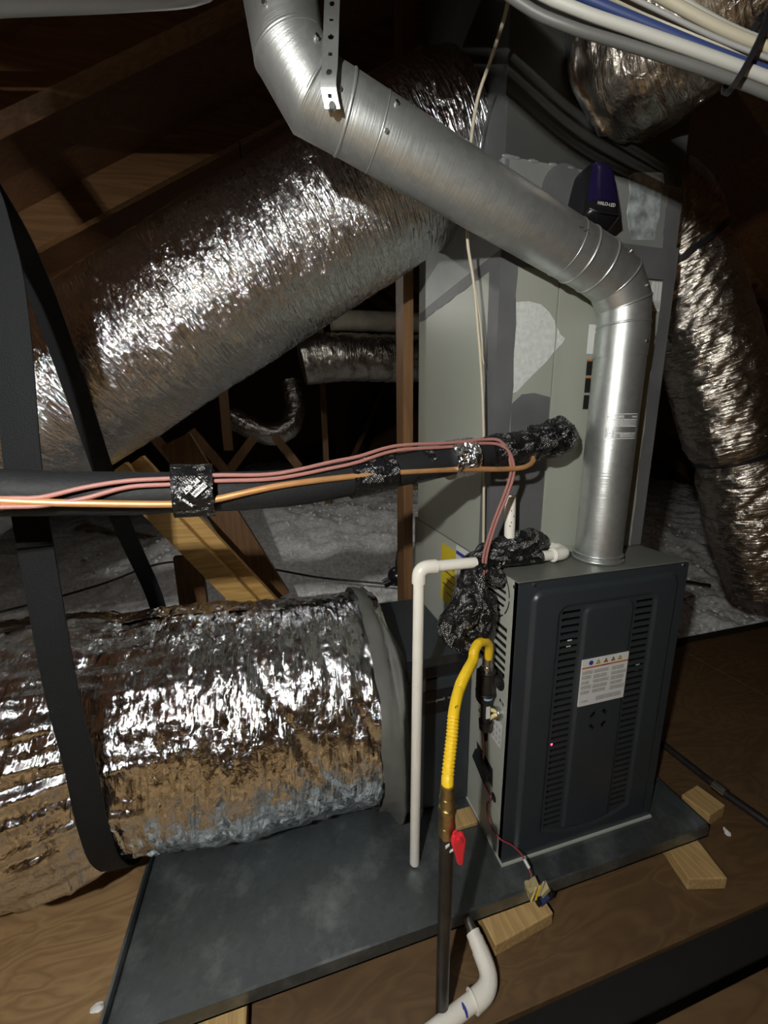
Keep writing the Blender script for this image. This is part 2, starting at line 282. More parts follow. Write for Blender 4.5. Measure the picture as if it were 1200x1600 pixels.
# ------------------------------------------------------------------ object helpers
def mesh_obj(name, verts, faces, mat, uvs=None, smooth=False):
    me = bpy.data.meshes.new(name); me.from_pydata([tuple(v) for v in verts], [], faces)
    if uvs:
        l = me.uv_layers.new(name='UVMap')
        flat = []
        for f in faces:
            for i in f: flat += [uvs[i][0], uvs[i][1]]
        if len(uvs) == len(verts): l.data.foreach_set('uv', flat)
    if smooth: me.polygons.foreach_set('use_smooth', [True] * len(me.polygons))
    if mat: me.materials.append(mat)
    o = bpy.data.objects.new(name, me); COL.objects.link(o); return o
class B:
    """collects geometry for ONE mesh (world coordinates)"""
    def __init__(s): s.v = []; s.f = []; s.uv = []; s.sm = []
    def add(s, v, f, uv=None, smooth=False):
        n = len(s.v); s.v += [Vector(a) for a in v]; s.f += [tuple(i + n for i in q) for q in f]
        s.uv += uv if uv else [(0.0, 0.0)] * len(v); s.sm += [smooth] * len(f); return s
    def box(s, x0, x1, y0, y1, z0, z1, bev=0.0):
        if bev <= 0:
            v = [(x, y, z) for z in (z0, z1) for y in (y0, y1) for x in (x0, x1)]
            f = [(0, 2, 3, 1), (4, 5, 7, 6), (0, 1, 5, 4), (2, 6, 7, 3), (0, 4, 6, 2), (1, 3, 7, 5)]
            return s.add(v, f, [(a[0] + a[1], a[2]) for a in v])
        bm = bmesh.new(); bmesh.ops.create_cube(bm, size=1)
        for q in bm.verts: q.co = Vector(((x0 + x1) / 2 + q.co.x * (x1 - x0), (y0 + y1) / 2 + q.co.y * (y1 - y0), (z0 + z1) / 2 + q.co.z * (z1 - z0)))
        bmesh.ops.bevel(bm, geom=bm.edges[:], offset=bev, segments=2, affect='EDGES', profile=0.5)
        return s.bm(bm)
    def bm(s, bm, mat=None, smooth=False):
        bm.verts.index_update(); v = [(mat @ q.co) if mat else q.co.copy() for q in bm.verts]
        s.add(v, [tuple(q.index for q in f.verts) for f in bm.faces], None, smooth); bm.free(); return s
    def obox(s, c, ax, ay, az, dx, dy, dz):
        c, ax, ay, az = Vector(c), Vector(ax).normalized(), Vector(ay).normalized(), Vector(az).normalized()
        v = [c + ax * (i * dx / 2) + ay * (j * dy / 2) + az * (k * dz / 2) for k in (-1, 1) for j in (-1, 1) for i in (-1, 1)]
        return s.add(v, [(0, 2, 3, 1), (4, 5, 7, 6), (0, 1, 5, 4), (2, 6, 7, 3), (0, 4, 6, 2), (1, 3, 7, 5)])
    def beam(s, a, b, w, h, side=(0, 1, 0)):
        a, b = Vector(a), Vector(b); d = (b - a).normalized(); sd = Vector(side); sd = (sd - d * sd.dot(d)).normalized()
        return s.obox((a + b) / 2, d, sd, d.cross(sd), (b - a).length, w, h)
    def cyl(s, a, b, r, r2=None, n=20, caps=True):
        a, b = Vector(a), Vector(b); r2 = r if r2 is None else r2; d = (b - a).normalized()
        u = d.orthogonal().normalized(); w = d.cross(u); L = (b - a).length
        v = []; uv = []
        for p, R, q in ((a, r, 0), (b, r2, L)):
            for i in range(n):
                t = 2 * pi * i / n; v.append(p + (u * cos(t) + w * sin(t)) * R); uv.append((q, t * r))
        s.add(v, [(i, (i + 1) % n, n + (i + 1) % n, n + i) for i in range(n)], uv, True)
        if caps:
            for p, R, fl in ((a, r, 1), (b, r2, 0)):
                c = [p + (u * cos(2 * pi * i / n) + w * sin(2 * pi * i / n)) * R for i in range(n)]
                s.add(c, [tuple(range(n))[::-1] if fl else tuple(range(n))])
        return s
    def ring(s, c, axis, R, r, n=36, k=8, squash=1.0):
        c, d = Vector(c), Vector(axis).normalized(); u = d.orthogonal().normalized(); w = d.cross(u); v = []
        for i in range(n):
            t = 2 * pi * i / n; q = u * cos(t) + w * sin(t)
            for j in range(k):
                a = 2 * pi * j / k; v.append(c + q * (R + r * cos(a)) + d * (r * squash * sin(a)))
        return s.add(v, [(i * k + j, ((i + 1) % n) * k + j, ((i + 1) % n) * k + (j + 1) % k, i * k + (j + 1) % k) for i in range(n) for j in range(k)], None, True)
    def ball(s, c, r, n=14, sc=(1, 1, 1)):
        bm = bmesh.new(); bmesh.ops.create_uvsphere(bm, u_segments=n, v_segments=max(6, n // 2), radius=r)
        return s.bm(bm, Matrix.Translation(Vector(c)) @ Matrix.Diagonal((*sc, 1)), True)
    def make(s, name, mat, parent=None):
        me = bpy.data.meshes.new(name); me.from_pydata([tuple(a) for a in s.v], [], s.f)
        l = me.uv_layers.new(name='UVMap'); flat = []
        for f in s.f:
            for i in f: flat += [s.uv[i][0], s.uv[i][1]]
        l.data.foreach_set('uv', flat); me.polygons.foreach_set('use_smooth', s.sm)
        me.materials.append(mat)
        o = bpy.data.objects.new(name, me); COL.objects.link(o)
        if parent is not None: child(o, parent)
        else: recentre(o)
        return o
def wloc(o):
    v = Vector(o.location)
    while o.parent: o = o.parent; v += Vector(o.location)
    return v
def child(o, parent):
    o.parent = parent; o.location = -wloc(parent); return o
def recentre(o):
    me = o.data; n = len(me.vertices)
    if n == 0: return
    lo = [min(v.co[i] for v in me.vertices) for i in range(3)]; hi = [max(v.co[i] for v in me.vertices) for i in range(3)]
    c = Vector(((lo[0] + hi[0]) / 2, (lo[1] + hi[1]) / 2, lo[2]))
    me.transform(Matrix.Translation(-c)); o.location = c
def tag(o, label, cat, group=None, kind=None):
    o['label'] = label; o['category'] = cat
    if group: o['group'] = group
    if kind: o['kind'] = kind
    return o
def thing(name, loc, label, cat, group=None):
    e = bpy.data.objects.new(name, None); e.empty_display_size = 0.05; COL.objects.link(e); e.location = loc
    return tag(e, label, cat, group)
def struct(name, loc=(0, 0, 0)):
    e = bpy.data.objects.new(name, None); COL.objects.link(e); e.location = loc; e['kind'] = 'structure'; return e

def spline(pts, step):
    """Catmull-Rom through points (tuples of any length >=3), resampled about every step metres"""
    P = [tuple(p) for p in pts]; P = [tuple(2 * a - b for a, b in zip(P[0], P[1]))] + P + [tuple(2 * a - b for a, b in zip(P[-1], P[-2]))]
    out = []
    for i in range(1, len(P) - 2):
        a, b, c, d = P[i - 1:i + 3]
        n = max(1, int((Vector(c[:3]) - Vector(b[:3])).length / step))
        for k in range(n):
            t = k / n; t2 = t * t; t3 = t2 * t
            out.append(tuple(0.5 * (2 * q + (r - p) * t + (2 * p - 5 * q + 4 * r - s) * t2 + (3 * q - p - 3 * r + s) * t3) for p, q, r, s in zip(a, b, c, d)))
    out.append(P[-2]); return out
def sweep(b, path, rad, n=16, disp=None, caps=True, ref=(0, 0, 1), squash=None):
    """round tube along path [(x,y,z)] or [(x,y,z,r)]; disp(u, ang, pos)->radial offset"""
    pts = [Vector(p[:3]) for p in path]; R = [p[3] if len(p) > 3 else rad for p in path]
    u = Vector(ref); s = 0.0; v = []; uv = []; m = len(pts)
    for i, p in enumerate(pts):
        t = (pts[min(i + 1, m - 1)] - pts[max(i - 1, 0)]).normalized()
        u = (u - t * u.dot(t)).normalized(); w = t.cross(u)
        if i: s += (p - pts[i - 1]).length
        for j in range(n + 1):
            a = 2 * pi * j / n; q = u * cos(a) + w * sin(a); r = R[i]
            if squash: r = r * squash(a)
            if disp: r += disp(s, a, p + q * r)
            v.append(p + q * r); uv.append((s, a * R[i]))
    k = n + 1
    b.add(v, [(i * k + j, i * k + j + 1, (i + 1) * k + j + 1, (i + 1) * k + j) for i in range(m - 1) for j in range(n)], uv, True)
    if caps:
        b.add([v[j] for j in range(n)], [tuple(range(n))[::-1]]); b.add([v[(m - 1) * k + j] for j in range(n)], [tuple(range(n))])
    return b
def wire(name, pts, r, mat, parent=None, n=10, step=0.012):
    return sweep(B(), spline(pts, step), r, n).make(name, mat, parent)
FONTS = None
def text(body, size, mat, loc, right, up, name, parent, align='CENTER', ext=0.0002, bold=0.0):
    """flat lettering as mesh, reading along `right`, upright along `up`"""
    cu = bpy.data.curves.new(name, 'FONT'); cu.body = body; cu.size = size; cu.align_x = align; cu.align_y = 'CENTER'; cu.extrude = ext; cu.resolution_u = 2; cu.offset = bold
    t = bpy.data.objects.new(name, cu); COL.objects.link(t)
    dg = bpy.context.evaluated_depsgraph_get(); me = bpy.data.meshes.new_from_object(t.evaluated_get(dg))
    bpy.data.objects.remove(t); r, u = Vector(right).normalized(), Vector(up).normalized(); n = r.cross(u); loc = Vector(loc)
    me.transform(Matrix(((r.x, u.x, n.x, loc.x), (r.y, u.y, n.y, loc.y), (r.z, u.z, n.z, loc.z), (0, 0, 0, 1))))
    me.materials.clear(); me.materials.append(mat)
    o = bpy.data.objects.new(name, me); COL.objects.link(o); child(o, parent); return o
nz = noise.noise
def v3(a, b, c): return Vector((a, b, c))

# ================================================================== STRUCTURE
FLOOR_Z = -0.045
floor = struct('floor')
B().box(-6, 7, -4.2, 8, -0.36, -0.34).make('subfloor', M['drywall'], floor)
def sheet(x0, x1, y0, y1, m='old_ply'): return B().box(x0, x1, y0, y1, FLOOR_Z - 0.018, FLOOR_Z, 0.002).make('plywood_sheet', M[m], floor)
sheet(-3.6, -0.86, -0.245, 0.79, 'ply'); sheet(-0.855, 1.58, -0.245, 0.79); sheet(1.585, 3.6, -0.245, 0.79)
sheet(-2.4, 0.02, -1.56, -0.335, 'gold_ply'); sheet(0.025, 3.0, -1.56, -0.335, 'old_ply'); sheet(-2.4, 0.1, -2.8, -1.565, 'gold_ply'); sheet(0.105, 3.0, -2.8, -1.565, 'gold_ply')
for y in (-2.2, -1.6, -0.95, -0.36, 0.2, 0.765):
    B().box(-3.6, 3.6, y - 0.02, y + 0.02, -0.34, FLOOR_Z - 0.0185).make('joist', M['lumber'], floor)

ceiling = struct('ceiling')
RX, RZ = 0.75, 3.36           # ridge
SL = 0.60
def roof_z(x): return RZ - SL * abs(x - RX)
def slab(x0, x1, name):
    v = [(x0, -4.2, roof_z(x0) + .15), (x1, -4.2, roof_z(x1) + .15), (x1, 8, roof_z(x1) + .15), (x0, 8, roof_z(x0) + .15)]
    v += [(a, b, c + 0.02) for a, b, c in v]
    B().add(v, [(0, 1, 2, 3), (7, 6, 5, 4), (0, 4, 5, 1), (1, 5, 6, 2), (2, 6, 7, 3), (3, 7, 4, 0)]).make('roof_deck', M['deck'], ceiling)
slab(-6, RX, 'roof_deck'); slab(RX, 7.2, 'roof_deck')
y = -3.93
while y < 8:
    w = 0.085 if abs(y - 0.95) < 0.1 else 0.04
    for x0 in (-5.6, 7.0):
        a = Vector((x0, y, roof_z(x0) + 0.07)); b_ = Vector((RX, y, RZ + 0.07))
        B().beam(a, b_, w, 0.14).make('rafter', M['rafter'], ceiling)
    y += 0.61
# truss webs far back
for a, b_ in [((-1.16, 2.6, 1.19), (-0.93, 2.6, 0.86)), ((-0.54, 2.6, 1.14), (-0.36, 2.6, 0.88)), ((-0.70, 2.62, 1.13), (-0.92, 2.62, 0.86)),
              ((-0.905, 2.66, 1.5), (-0.905, 2.66, 1.03)), ((-1.45, 2.6, 1.2), (-1.2, 2.6, 0.80)), ((0.3, 5.2, 0.2), (1.4, 5.2, 2.4)), ((2.6, 3.8, 0.2), (1.3, 3.8, 2.6)), ((1.9, 2.7, 0.1), (1.05, 2.7, 2.6))]:
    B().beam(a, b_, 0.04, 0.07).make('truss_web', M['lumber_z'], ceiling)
B().box(0.95, 1.9, 3.6, 3.64, 0.42, 0.51).make('truss_chord', M['lumber'], ceiling)
wb = struct('wall_back')
B().box(-6, 7.2, 7.9, 7.95, -0.34, 4).make('gable_panel', M['deck'], wb)
wf = struct('wall_front')
B().box(-6, 7.2, -4.2, -4.15, -0.34, 4).make('gable_panel', M['deck'], wf)

# ------------------------------------------------------------------ blown insulation
def insulation():
    b = B(); nx, ny = 340, 200; v = []; uv = []
    for j in range(ny + 1):
        y = 0.80 + (6.9) * (j / ny) ** 1.7
        for i in range(nx + 1):
            x = -4.6 + 10.6 * i / nx
            p = Vector((x, y, 0))
            rise = 0.60 / (1 + math.exp(-(y - 1.75) * 2.6)) if x < 0.9 else 0.60 / (1 + math.exp(-(y - 1.75) * 2.6)) * max(0.55, 1 - (x - 0.9) * 0.35)
            rise *= 1.0 if x > -0.95 else max(0.45, 1 - (-0.95 - x) * 0.7)
            z = -0.10 + 0.04 * min(1, (y - 0.8) * 6) + rise - 0.03
            z += 0.07 * nz(p * 1.1) + 0.045 * nz(p * 3.7 + v3(3, 1, 0)) + 0.03 * nz(p * 9) + 0.022 * nz(p * 21) * min(1, (y - .75) * 5) + 0.012 * nz(p * 45)
            v.append((x, y, z)); uv.append((x, y))
    k = nx + 1
    b.add(v, [(j * k + i, j * k + i + 1, (j + 1) * k + i + 1, (j + 1) * k + i) for j in range(ny) for i in range(nx)], uv, True)
    # loose tufts on the near bank
    rnd = random.Random(3)
    for _ in range(9000):
        i = rnd.randrange(len(v)); q = v[i]
        if q[1] > 3.2 or q[0] < -2.2 or q[0] > 3.4: continue
        s = rnd.uniform(0.005, 0.016); bm = bmesh.new(); bmesh.ops.create_icosphere(bm, subdivisions=1, radius=s)
        for w in bm.verts: w.co *= rnd.uniform(0.6, 1.35)
        b.bm(bm, Matrix.Translation(Vector(q) + Vector((rnd.uniform(-.03, .03), rnd.uniform(0, .03), s * 0.3))), False)
    o = b.make('loose_insulation', M['insul'])
    tag(o, 'bank of fluffy off-white blown insulation behind the furnace and ducts', 'insulation', kind='stuff')
insulation()

# ================================================================== LAMPS
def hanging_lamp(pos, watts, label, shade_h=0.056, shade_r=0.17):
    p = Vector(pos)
    t = thing('unseen_lamp', p, label, 'lamp')
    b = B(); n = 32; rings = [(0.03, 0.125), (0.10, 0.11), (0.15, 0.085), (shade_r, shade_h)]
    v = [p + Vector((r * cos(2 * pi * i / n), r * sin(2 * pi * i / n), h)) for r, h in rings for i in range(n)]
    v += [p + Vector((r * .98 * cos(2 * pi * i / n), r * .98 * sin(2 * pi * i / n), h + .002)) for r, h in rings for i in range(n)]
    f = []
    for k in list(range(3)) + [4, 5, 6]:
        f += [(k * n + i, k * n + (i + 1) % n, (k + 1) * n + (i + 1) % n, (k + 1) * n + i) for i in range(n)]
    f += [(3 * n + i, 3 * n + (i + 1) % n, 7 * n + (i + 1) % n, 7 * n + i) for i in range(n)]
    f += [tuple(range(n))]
    b.add(v, f, None, True); b.make('added_lamp_shade', M['shade'], t)  # unseen dome, added so lamp light stays below its rim
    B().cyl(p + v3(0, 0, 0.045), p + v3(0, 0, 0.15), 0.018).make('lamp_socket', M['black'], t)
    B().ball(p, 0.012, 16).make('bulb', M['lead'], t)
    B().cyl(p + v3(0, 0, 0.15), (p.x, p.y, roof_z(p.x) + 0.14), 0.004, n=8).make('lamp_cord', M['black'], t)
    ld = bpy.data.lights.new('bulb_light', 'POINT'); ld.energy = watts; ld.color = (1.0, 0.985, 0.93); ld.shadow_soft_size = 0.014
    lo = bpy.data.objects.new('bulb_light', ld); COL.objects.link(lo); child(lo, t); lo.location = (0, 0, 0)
    return t
hanging_lamp(WORK_LAMP_POS, WORK_LAMP_W, 'unseen work lamp with added dome shade in front of the return duct, nearer of the two lamps')
hanging_lamp(FAR_LAMP_POS, FAR_LAMP_W, 'added unseen lamp far behind the big diagonal duct')  # unseen, added for sheen on the foil and light at the back

# ================================================================== DRIP PAN + BLOCKS
PX0, PX1, PY0, PY1 = -0.945, 0.632, -0.098, 0.72
pan = thing('drain_pan', (-.15, .3, 0), 'large galvanised sheet metal drain pan under the furnace', 'drain pan')
B().box(PX0, PX1, PY0, PY1, -0.006, -0.001).make('pan_bottom', M['pan'], pan)
def lip(a, b, w):
    bb = B(); a, b = Vector(a), Vector(b); d = (b - a).normalized(); s = Vector((-d.y, d.x, 0)); h = 0.034
    v = []
    for q in (a, b): v += [q + v3(0, 0, -.006), q + v3(0, 0, h), q + s * w + v3(0, 0, h), q + s * w + v3(0, 0, h - .004), q + s * .0025 + v3(0, 0, h - .004), q + s * .0025 + v3(0, 0, -.001)]
    bb.add(v, [(i, i + 1, i + 7, i + 6) for i in range(5)] + [(5, 0, 6, 11), (0, 5, 4, 3, 2, 1), (6, 7, 8, 9, 10, 11)])
    return bb.make('pan_rim', M['pan'], pan)
lip((PX0, PY0, 0), (PX1, PY0, 0), 0.006); lip((PX1, PY0, 0), (PX1, PY1, 0), 0.006); lip((PX1, PY1, 0), (PX0, PY1, 0), 0.006); lip((PX0, PY1, 0), (PX0, PY0, 0), 0.006)
def wblock(x0, x1, y0, y1, label, rot=0, z1=-0.0065, z0=FLOOR_Z + .0005):
    b = B(); b.box(x0, x1, y0, y1, z0, z1, 0.003)
    if rot:
        c = Vector(((x0 + x1) / 2, (y0 + y1) / 2, 0)); R = Matrix.Translation(c) @ Matrix.Rotation(rot, 4, 'Z') @ Matrix.Translation(-c)
        b.v = [R @ q for q in b.v]
    return tag(b.make('wood_block', M['block']), label, 'wood block', 'wood blocks under and around the pan')
wblock(0.495, 0.600, -0.185, 0.05, 'pine block sticking out under the front right corner of the pan', -0.25)
wblock(-0.112, 0.062, -0.143, -0.02, 'pine block under the front pan edge beneath the float switch', 0.10)
wblock(-0.83, -0.665, -0.13, 0.05, 'pine block under the pan near its front left corner')
wblock(0.69, 0.775, -0.05, 0.03, 'pine offcut lying on the plywood right of the pan under the black pipe', 0.15, z1=0.0)
wblock(-0.09, -0.008, 0.112, 0.165, 'flat pine shim lying in the pan against the left furnace side', 0.0, z1=0.014, z0=-0.0005)

# ================================================================== FURNACE
W, H, D, S = 0.514, 0.835, 0.72, 0.149
Z0 = 0.004
fur = thing('furnace', (W / 2, D / 2, 0), 'gas furnace with slate grey slotted front door standing in the drain pan', 'furnace')
def face_holes(b, xs, zs, hole, put):
    idx = {}; v = []; f = []
    def vid(i, j):
        if (i, j) not in idx: idx[(i, j)] = len(v); v.append(put(xs[i], zs[j]))
        return idx[(i, j)]
    for i in range(len(xs) - 1):
        for j in range(len(zs) - 1):
            if hole((xs[i] + xs[i + 1]) / 2, (zs[j] + zs[j + 1]) / 2): continue
            f.append((vid(i, j), vid(i + 1, j), vid(i + 1, j + 1), vid(i, j + 1)))
    b.add(v, f); return b
# sides, top, back
slotz = [0.690 - 0.0215 * i for i in range(7)]
def side_hole(y, z):
    for a, c in ((0.034, 0.085), (0.115, 0.20), (0.225, 0.31)):
        if a < y < c:
            for s in slotz:
                if abs(z - s - (y - (a + c) / 2) * 0.0) < 0.0055: return True
    dy, dz = y - 0.10, z - 0.775
    if (dy * dy + dz * dz) < 0.058 ** 2:
        return abs(((z + 0.003) / 0.019) % 1 - 0.5) < 0.2 and abs(dy) < sqrt(max(0, 0.058 ** 2 - dz * dz)) - 0.004
    return False
ys = sorted(set([0.0, D] + [round(0.004 * i, 4) for i in range(1, 90)] + [0.034, 0.085, 0.115, 0.2, 0.225, 0.31]))
zs = sorted(set([Z0, H - .003] + [round(0.53 + 0.0027 * i, 4) for i in range(113) if 0.53 + 0.0027 * i < H - .004]))
b = B(); face_holes(b, ys, zs, side_hole, lambda y, z: (0.0, y, z))
b.make('side_panel', M['cabinet'], fur)
kb = B()   # knockout groove round the slotted disc
for k in range(8):
    a0, a1 = 2 * pi * k / 8 + 0.06, 2 * pi * (k + 1) / 8 - 0.06; n = 8; v = []
    for i in range(n + 1):
        a = a0 + (a1 - a0) * i / n
        for R in (0.0665, 0.0705): v.append((-0.0006, 0.10 + R * cos(a), 0.775 + R * sin(a)))
    kb.add(v, [(2 * i, 2 * i + 1, 2 * i + 3, 2 * i + 2) for i in range(n)])
kb.make('knockout_groove', M['dark'], fur)
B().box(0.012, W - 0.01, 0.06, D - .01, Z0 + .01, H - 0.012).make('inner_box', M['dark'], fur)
B().box(W - 0.004, W, 0, D, Z0, H - .003).make('side_panel', M['cabinet'], fur)
B().box(0, W, D - .003, D, Z0, H - .003).make('back_panel', M['cabinet'], fur)
B().box(-0.001, W + 0.001, -0.003, D, H - 0.004, H - 0.001, 0.001).make('top_panel', M['cabinet_top'], fur)
B().box(-0.004, W + .004, -0.012, D, 0.0005, 0.006).make('base_flange', M['cabinet'], fur)
# front door: relief sheet with real slots
NSL = 35; SLZ = [0.742 - i * (0.742 - 0.10) / (NSL - 1) for i in range(NSL)]
def smooth(e0, e1, x):
    t = max(0, min(1, (x - e0) / (e1 - e0))); return t * t * (3 - 2 * t)
def rbox(x, z, x0, x1, z0, z1, r):
    dx = max(x0 + r - x, 0, x - x1 + r); dz = max(z0 + r - z, 0, z - z1 + r)
    if dx > 0 and dz > 0: return r - sqrt(dx * dx + dz * dz)
    return min(x - x0, x1 - x, z - z0, z1 - z)
def door_h(x, z):
    h = 0.009 * smooth(0, 0.009, rbox(x, z, 0.034, 0.482, 0.028, 0.808, 0.03))
    zb = 0.054 + 0.030 * ((x - 0.262) / 0.14) ** 2                    # arched foot of the recess
    d = min(rbox(x, z, 0.108, 0.412, 0.0, 0.763, 0.03), z - zb)
    h -= 0.0045 * smooth(0, 0.005, d)
    tp = 0.004 * (0.75 - z)                                            # raised centre plate
    h += 0.006 * smooth(0, 0.006, min(rbox(x, z, 0.185 - tp, 0.339 + tp, 0.0, 0.750, 0.02), z - zb - 0.012))
    return h
def in_slot(x, z):
    if not (0.122 < x < 0.174 or 0.348 < x < 0.400): return False
    for s in SLZ:
        if abs(z - s) < 0.0036: return True
    return False
def door_hole(x, z):
    if in_slot(x, z): return True
    dx, dz = x - 0.262, z - 0.416; r = sqrt(dx * dx + dz * dz)
    return 0.0225 < r < 0.0315 and abs((math.atan2(dz, dx) - pi / 4 + 2 * pi) % (pi / 2) - pi / 4) > 0.46
xs = sorted(set([round(0.0035 * i, 4) for i in range(147)] + [0.122, 0.174, 0.348, 0.4, W]))
zset = [round(0.006 + 0.0036 * i, 4) for i in range(230)]
zset = [z for z in zset if z < H - 0.006 and all(abs(abs(z - s) - 0.0036) > 0.0009 for s in SLZ)] + [s + e for s in SLZ for e in (-0.0036, 0.0036)] + [H - 0.005]
zs = sorted(set(zset))
b = B(); FY = -0.006
face_holes(b, xs, zs, door_hole, lambda x, z: (x, FY - door_h(x, z), z))
b.sm = [True] * len(b.f)
e = [(0, 0.006), (W, 0.006), (W, H - .005), (0, H - .005)]
for (xa, za), (xb, zb) in zip(e, e[1:] + e[:1]):
    b.add([(xa, FY, za), (xb, FY, zb), (xb, 0.014, zb), (xa, 0.014, za)], [(0, 3, 2, 1)])
door = b.make('front_door', M['door'], fur)
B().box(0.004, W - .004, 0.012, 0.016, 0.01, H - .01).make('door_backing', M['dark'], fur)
for x in (0.038, 0.494):
    B().cyl((x, FY, 0.825), (x, FY - 0.0035, 0.825), 0.005, 0.004, 12).make('screw', M['steel'], door)
for x, z in ((0.162, 0.655), (0.160, 0.640), (0.160, 0.625), (0.395, 0.545), (0.395, 0.528), (0.395, 0.512)):   # white chips painting glints of metal in the slots
    B().box(x - .006, x + .006, 0.001, 0.003, z - .002, z + .002).make('slot_glint', M['white'], door)
# warning label on door
LY = FY - 0.0128
lab = B().add([(0.189, LY, 0.470), (0.335, LY, 0.470), (0.335, LY, 0.606), (0.189, LY, 0.606), (0.189, LY + .003, 0.470), (0.335, LY + .003, 0.470), (0.335, LY + .003, 0.606), (0.189, LY + .003, 0.606)],
              [(0, 1, 2, 3), (0, 4, 5, 1), (1, 5, 6, 2), (2, 6, 7, 3), (3, 7, 4, 0)]).make('warning_label', M['white'], door)
lab['label'] = 'white warning sticker with hazard icons and orange strip'
def flat(x0, x1, z0, z1, y, mat, name, parent, uv=True):
    b = B(); b.add([(x0, y, z0), (x1, y, z0), (x1, y, z1), (x0, y, z1)], [(0, 1, 2, 3)], [(x0, z0), (x1, z0), (x1, z1), (x0, z1)])
    return b.make(name, mat, parent)
LY -= 0.0004
flat(0.189, 0.335, 0.580, 0.5845, LY, M['orange_ink'], 'orange_strip', lab)
text('WARNING', 0.0042, M['black_ink'], (0.262, LY - .0001, 0.5822), (1, 0, 0), (0, 0, 1), 'strip_text', lab)
for c, (x0, x1) in enumerate(((0.192, 0.224), (0.228, 0.278), (0.284, 0.331))):
    for r in range(5):
        zt = 0.574 - r * 0.0145 - 0.001 * c
        flat(x0, x1 - 0.004 * ((r + c) % 3), zt - 0.0105, zt, LY, M['print'], 'small_print', lab)
flat(0.196, 0.218, 0.4815, 0.4855, LY, M['print'], 'small_print', lab); flat(0.243, 0.325, 0.480, 0.492, LY, M['print'], 'small_print', lab)
B().cyl((0.216, LY + .0003, 0.595), (0.216, LY - .0002, 0.595), 0.0065, n=24).make('blue_badge', M['blue_print'], lab)
for x in (0.238, 0.262, 0.285, 0.307):
    B().add([(x - .007, LY - .0002, 0.589), (x + .007, LY - .0002, 0.589), (x, LY - .0002, 0.602)], [(0, 1, 2)]).make('hazard_triangle', M['black_ink'], lab)
    B().add([(x - .0045, LY - .0004, 0.5904), (x + .0045, LY - .0004, 0.5904), (x, LY - .0004, 0.5988)], [(0, 1, 2)]).make('hazard_triangle', M['yellow_ink'] if x < 0.25 or x > 0.3 else M['orange_ink'], lab)
B().ball((0.128, -0.004, 0.361), 0.0045, 10).make('red_light', M['led_red'], door)['label'] = 'glowing red status light behind a door slot'
# side details
B().cyl((-0.0015, 0.057, 0.535), (0.003, 0.057, 0.535), 0.026, n=28).make('gas_opening', M['dark'], fur)
B().cyl((-0.012, 0.043, 0.448), (0.0, 0.043, 0.448), 0.016, n=20).ring((-0.012, 0.043, 0.448), (1, 0, 0), 0.014, 0.004).make('cable_clamp', M['steel'], fur)
for yy, zz in ((0.042, 0.487), (0.030, 0.484), (0.012, 0.817)):
    B().cyl((-0.003, yy, zz), (0.001, yy, zz), 0.0045, n=10).make('screw', M['steel'], fur)
sl = B().add([(-.0012, 0.078, 0.345), (-.0012, 0.032, 0.345), (-.0012, 0.028, 0.42), (-.0012, 0.074, 0.43)], [(0, 1, 2, 3)]).make('rating_label', M['white'], fur)
for k in range(3):
    ya = 0.072 - 0.0145 * k
    for z in (0.355, 0.372, 0.392): B().add([(-.0016, ya, z), (-.0016, ya - .009, z), (-.0016, ya - .009, z + .011), (-.0016, ya, z + .011)], [(0, 1, 2, 3)], [(0, 0), (.009, 0), (.009, .011), (0, .011)]).make('label_print', M['print'], sl)
sl['label'] = 'white printed rating sticker on the side panel'
b = B()
for (ya, yb, za, zb) in ((0.095, 0.128, 0.30, 0.36),):
    n = 24; b.add([(-.001, (ya + yb) / 2 + (yb - ya) / 2 * cos(2 * pi * i / n), (za + zb) / 2 + (zb - za) / 2 * sin(2 * pi * i / n)) for i in range(n)], [tuple(range(n))])
b.add([(-.001, 0.155, 0.262), (-.001, 0.148, 0.215), (-.001, 0.058, 0.190), (-.001, 0.062, 0.250), (-.001, 0.10, 0.255)], [(0, 1, 2, 3, 4)])
n = 20; b.add([(-.001, 0.050 + .012 * cos(2 * pi * i / n), 0.168 + .014 * sin(2 * pi * i / n)) for i in range(n)], [tuple(range(n))])
b.make('knockout_opening', M['dark'], fur)

# ================================================================== EVAPORATOR COIL CASE
CZ0, CZ1, CY1 = H, 1.585, 0.685
coil = thing('evaporator_coil_case', (W / 2, (S + CY1) / 2, H), 'pale grey-green evaporator coil cabinet on top of the furnace', 'coil cabinet')
B().box(0, W, S + 0.001, CY1, CZ0, CZ1 + 0.0).make('case_body', M['coil'], coil)
B().box(0.020, 0.161, S - 0.005, S + 0.0005, CZ0 + .02, CZ1 - .03, 0.001).make('front_panel', M['coil'], coil)
B().box(0.164, W - 0.02, S - 0.005, S + 0.0005, CZ0 + .02, CZ1 - .03, 0.001).make('front_panel', M['coil'], coil)
rnd = random.Random(5)
def ragged(b, x0, x1, z0, z1, y, right=True, amp=0.006, n=36):
    v = []
    for i in range(n + 1):
        z = z0 + (z1 - z0) * i / n; k = amp * (nz(v3(z * 9, x0 * 7, 1)) + 0.5 * nz(v3(z * 60, x1, 4)))
        v += [(x0 + (0 if right else k), y, z), (x1 + (k if right else 0), y, z)]
    b.add(v, [(2 * i, 2 * i + 1, 2 * i + 3, 2 * i + 2) for i in range(n)])
b = B(); ragged(b, 0.0, 0.047, CZ0 + .003, CZ1 - .01, S - .0062)                     # corner tape, front leaf
v = []
for i in range(37):
    z = CZ0 + .003 + (CZ1 - CZ0 - .013) * i / 36; v += [(-.0012, S - .0062, z), (-.0012, S + 0.042 + .004 * nz(v3(z * 8, 2, 2)), z)]
b.add(v, [(2 * i, 2 * i + 2, 2 * i + 3, 2 * i + 1) for i in range(36)])
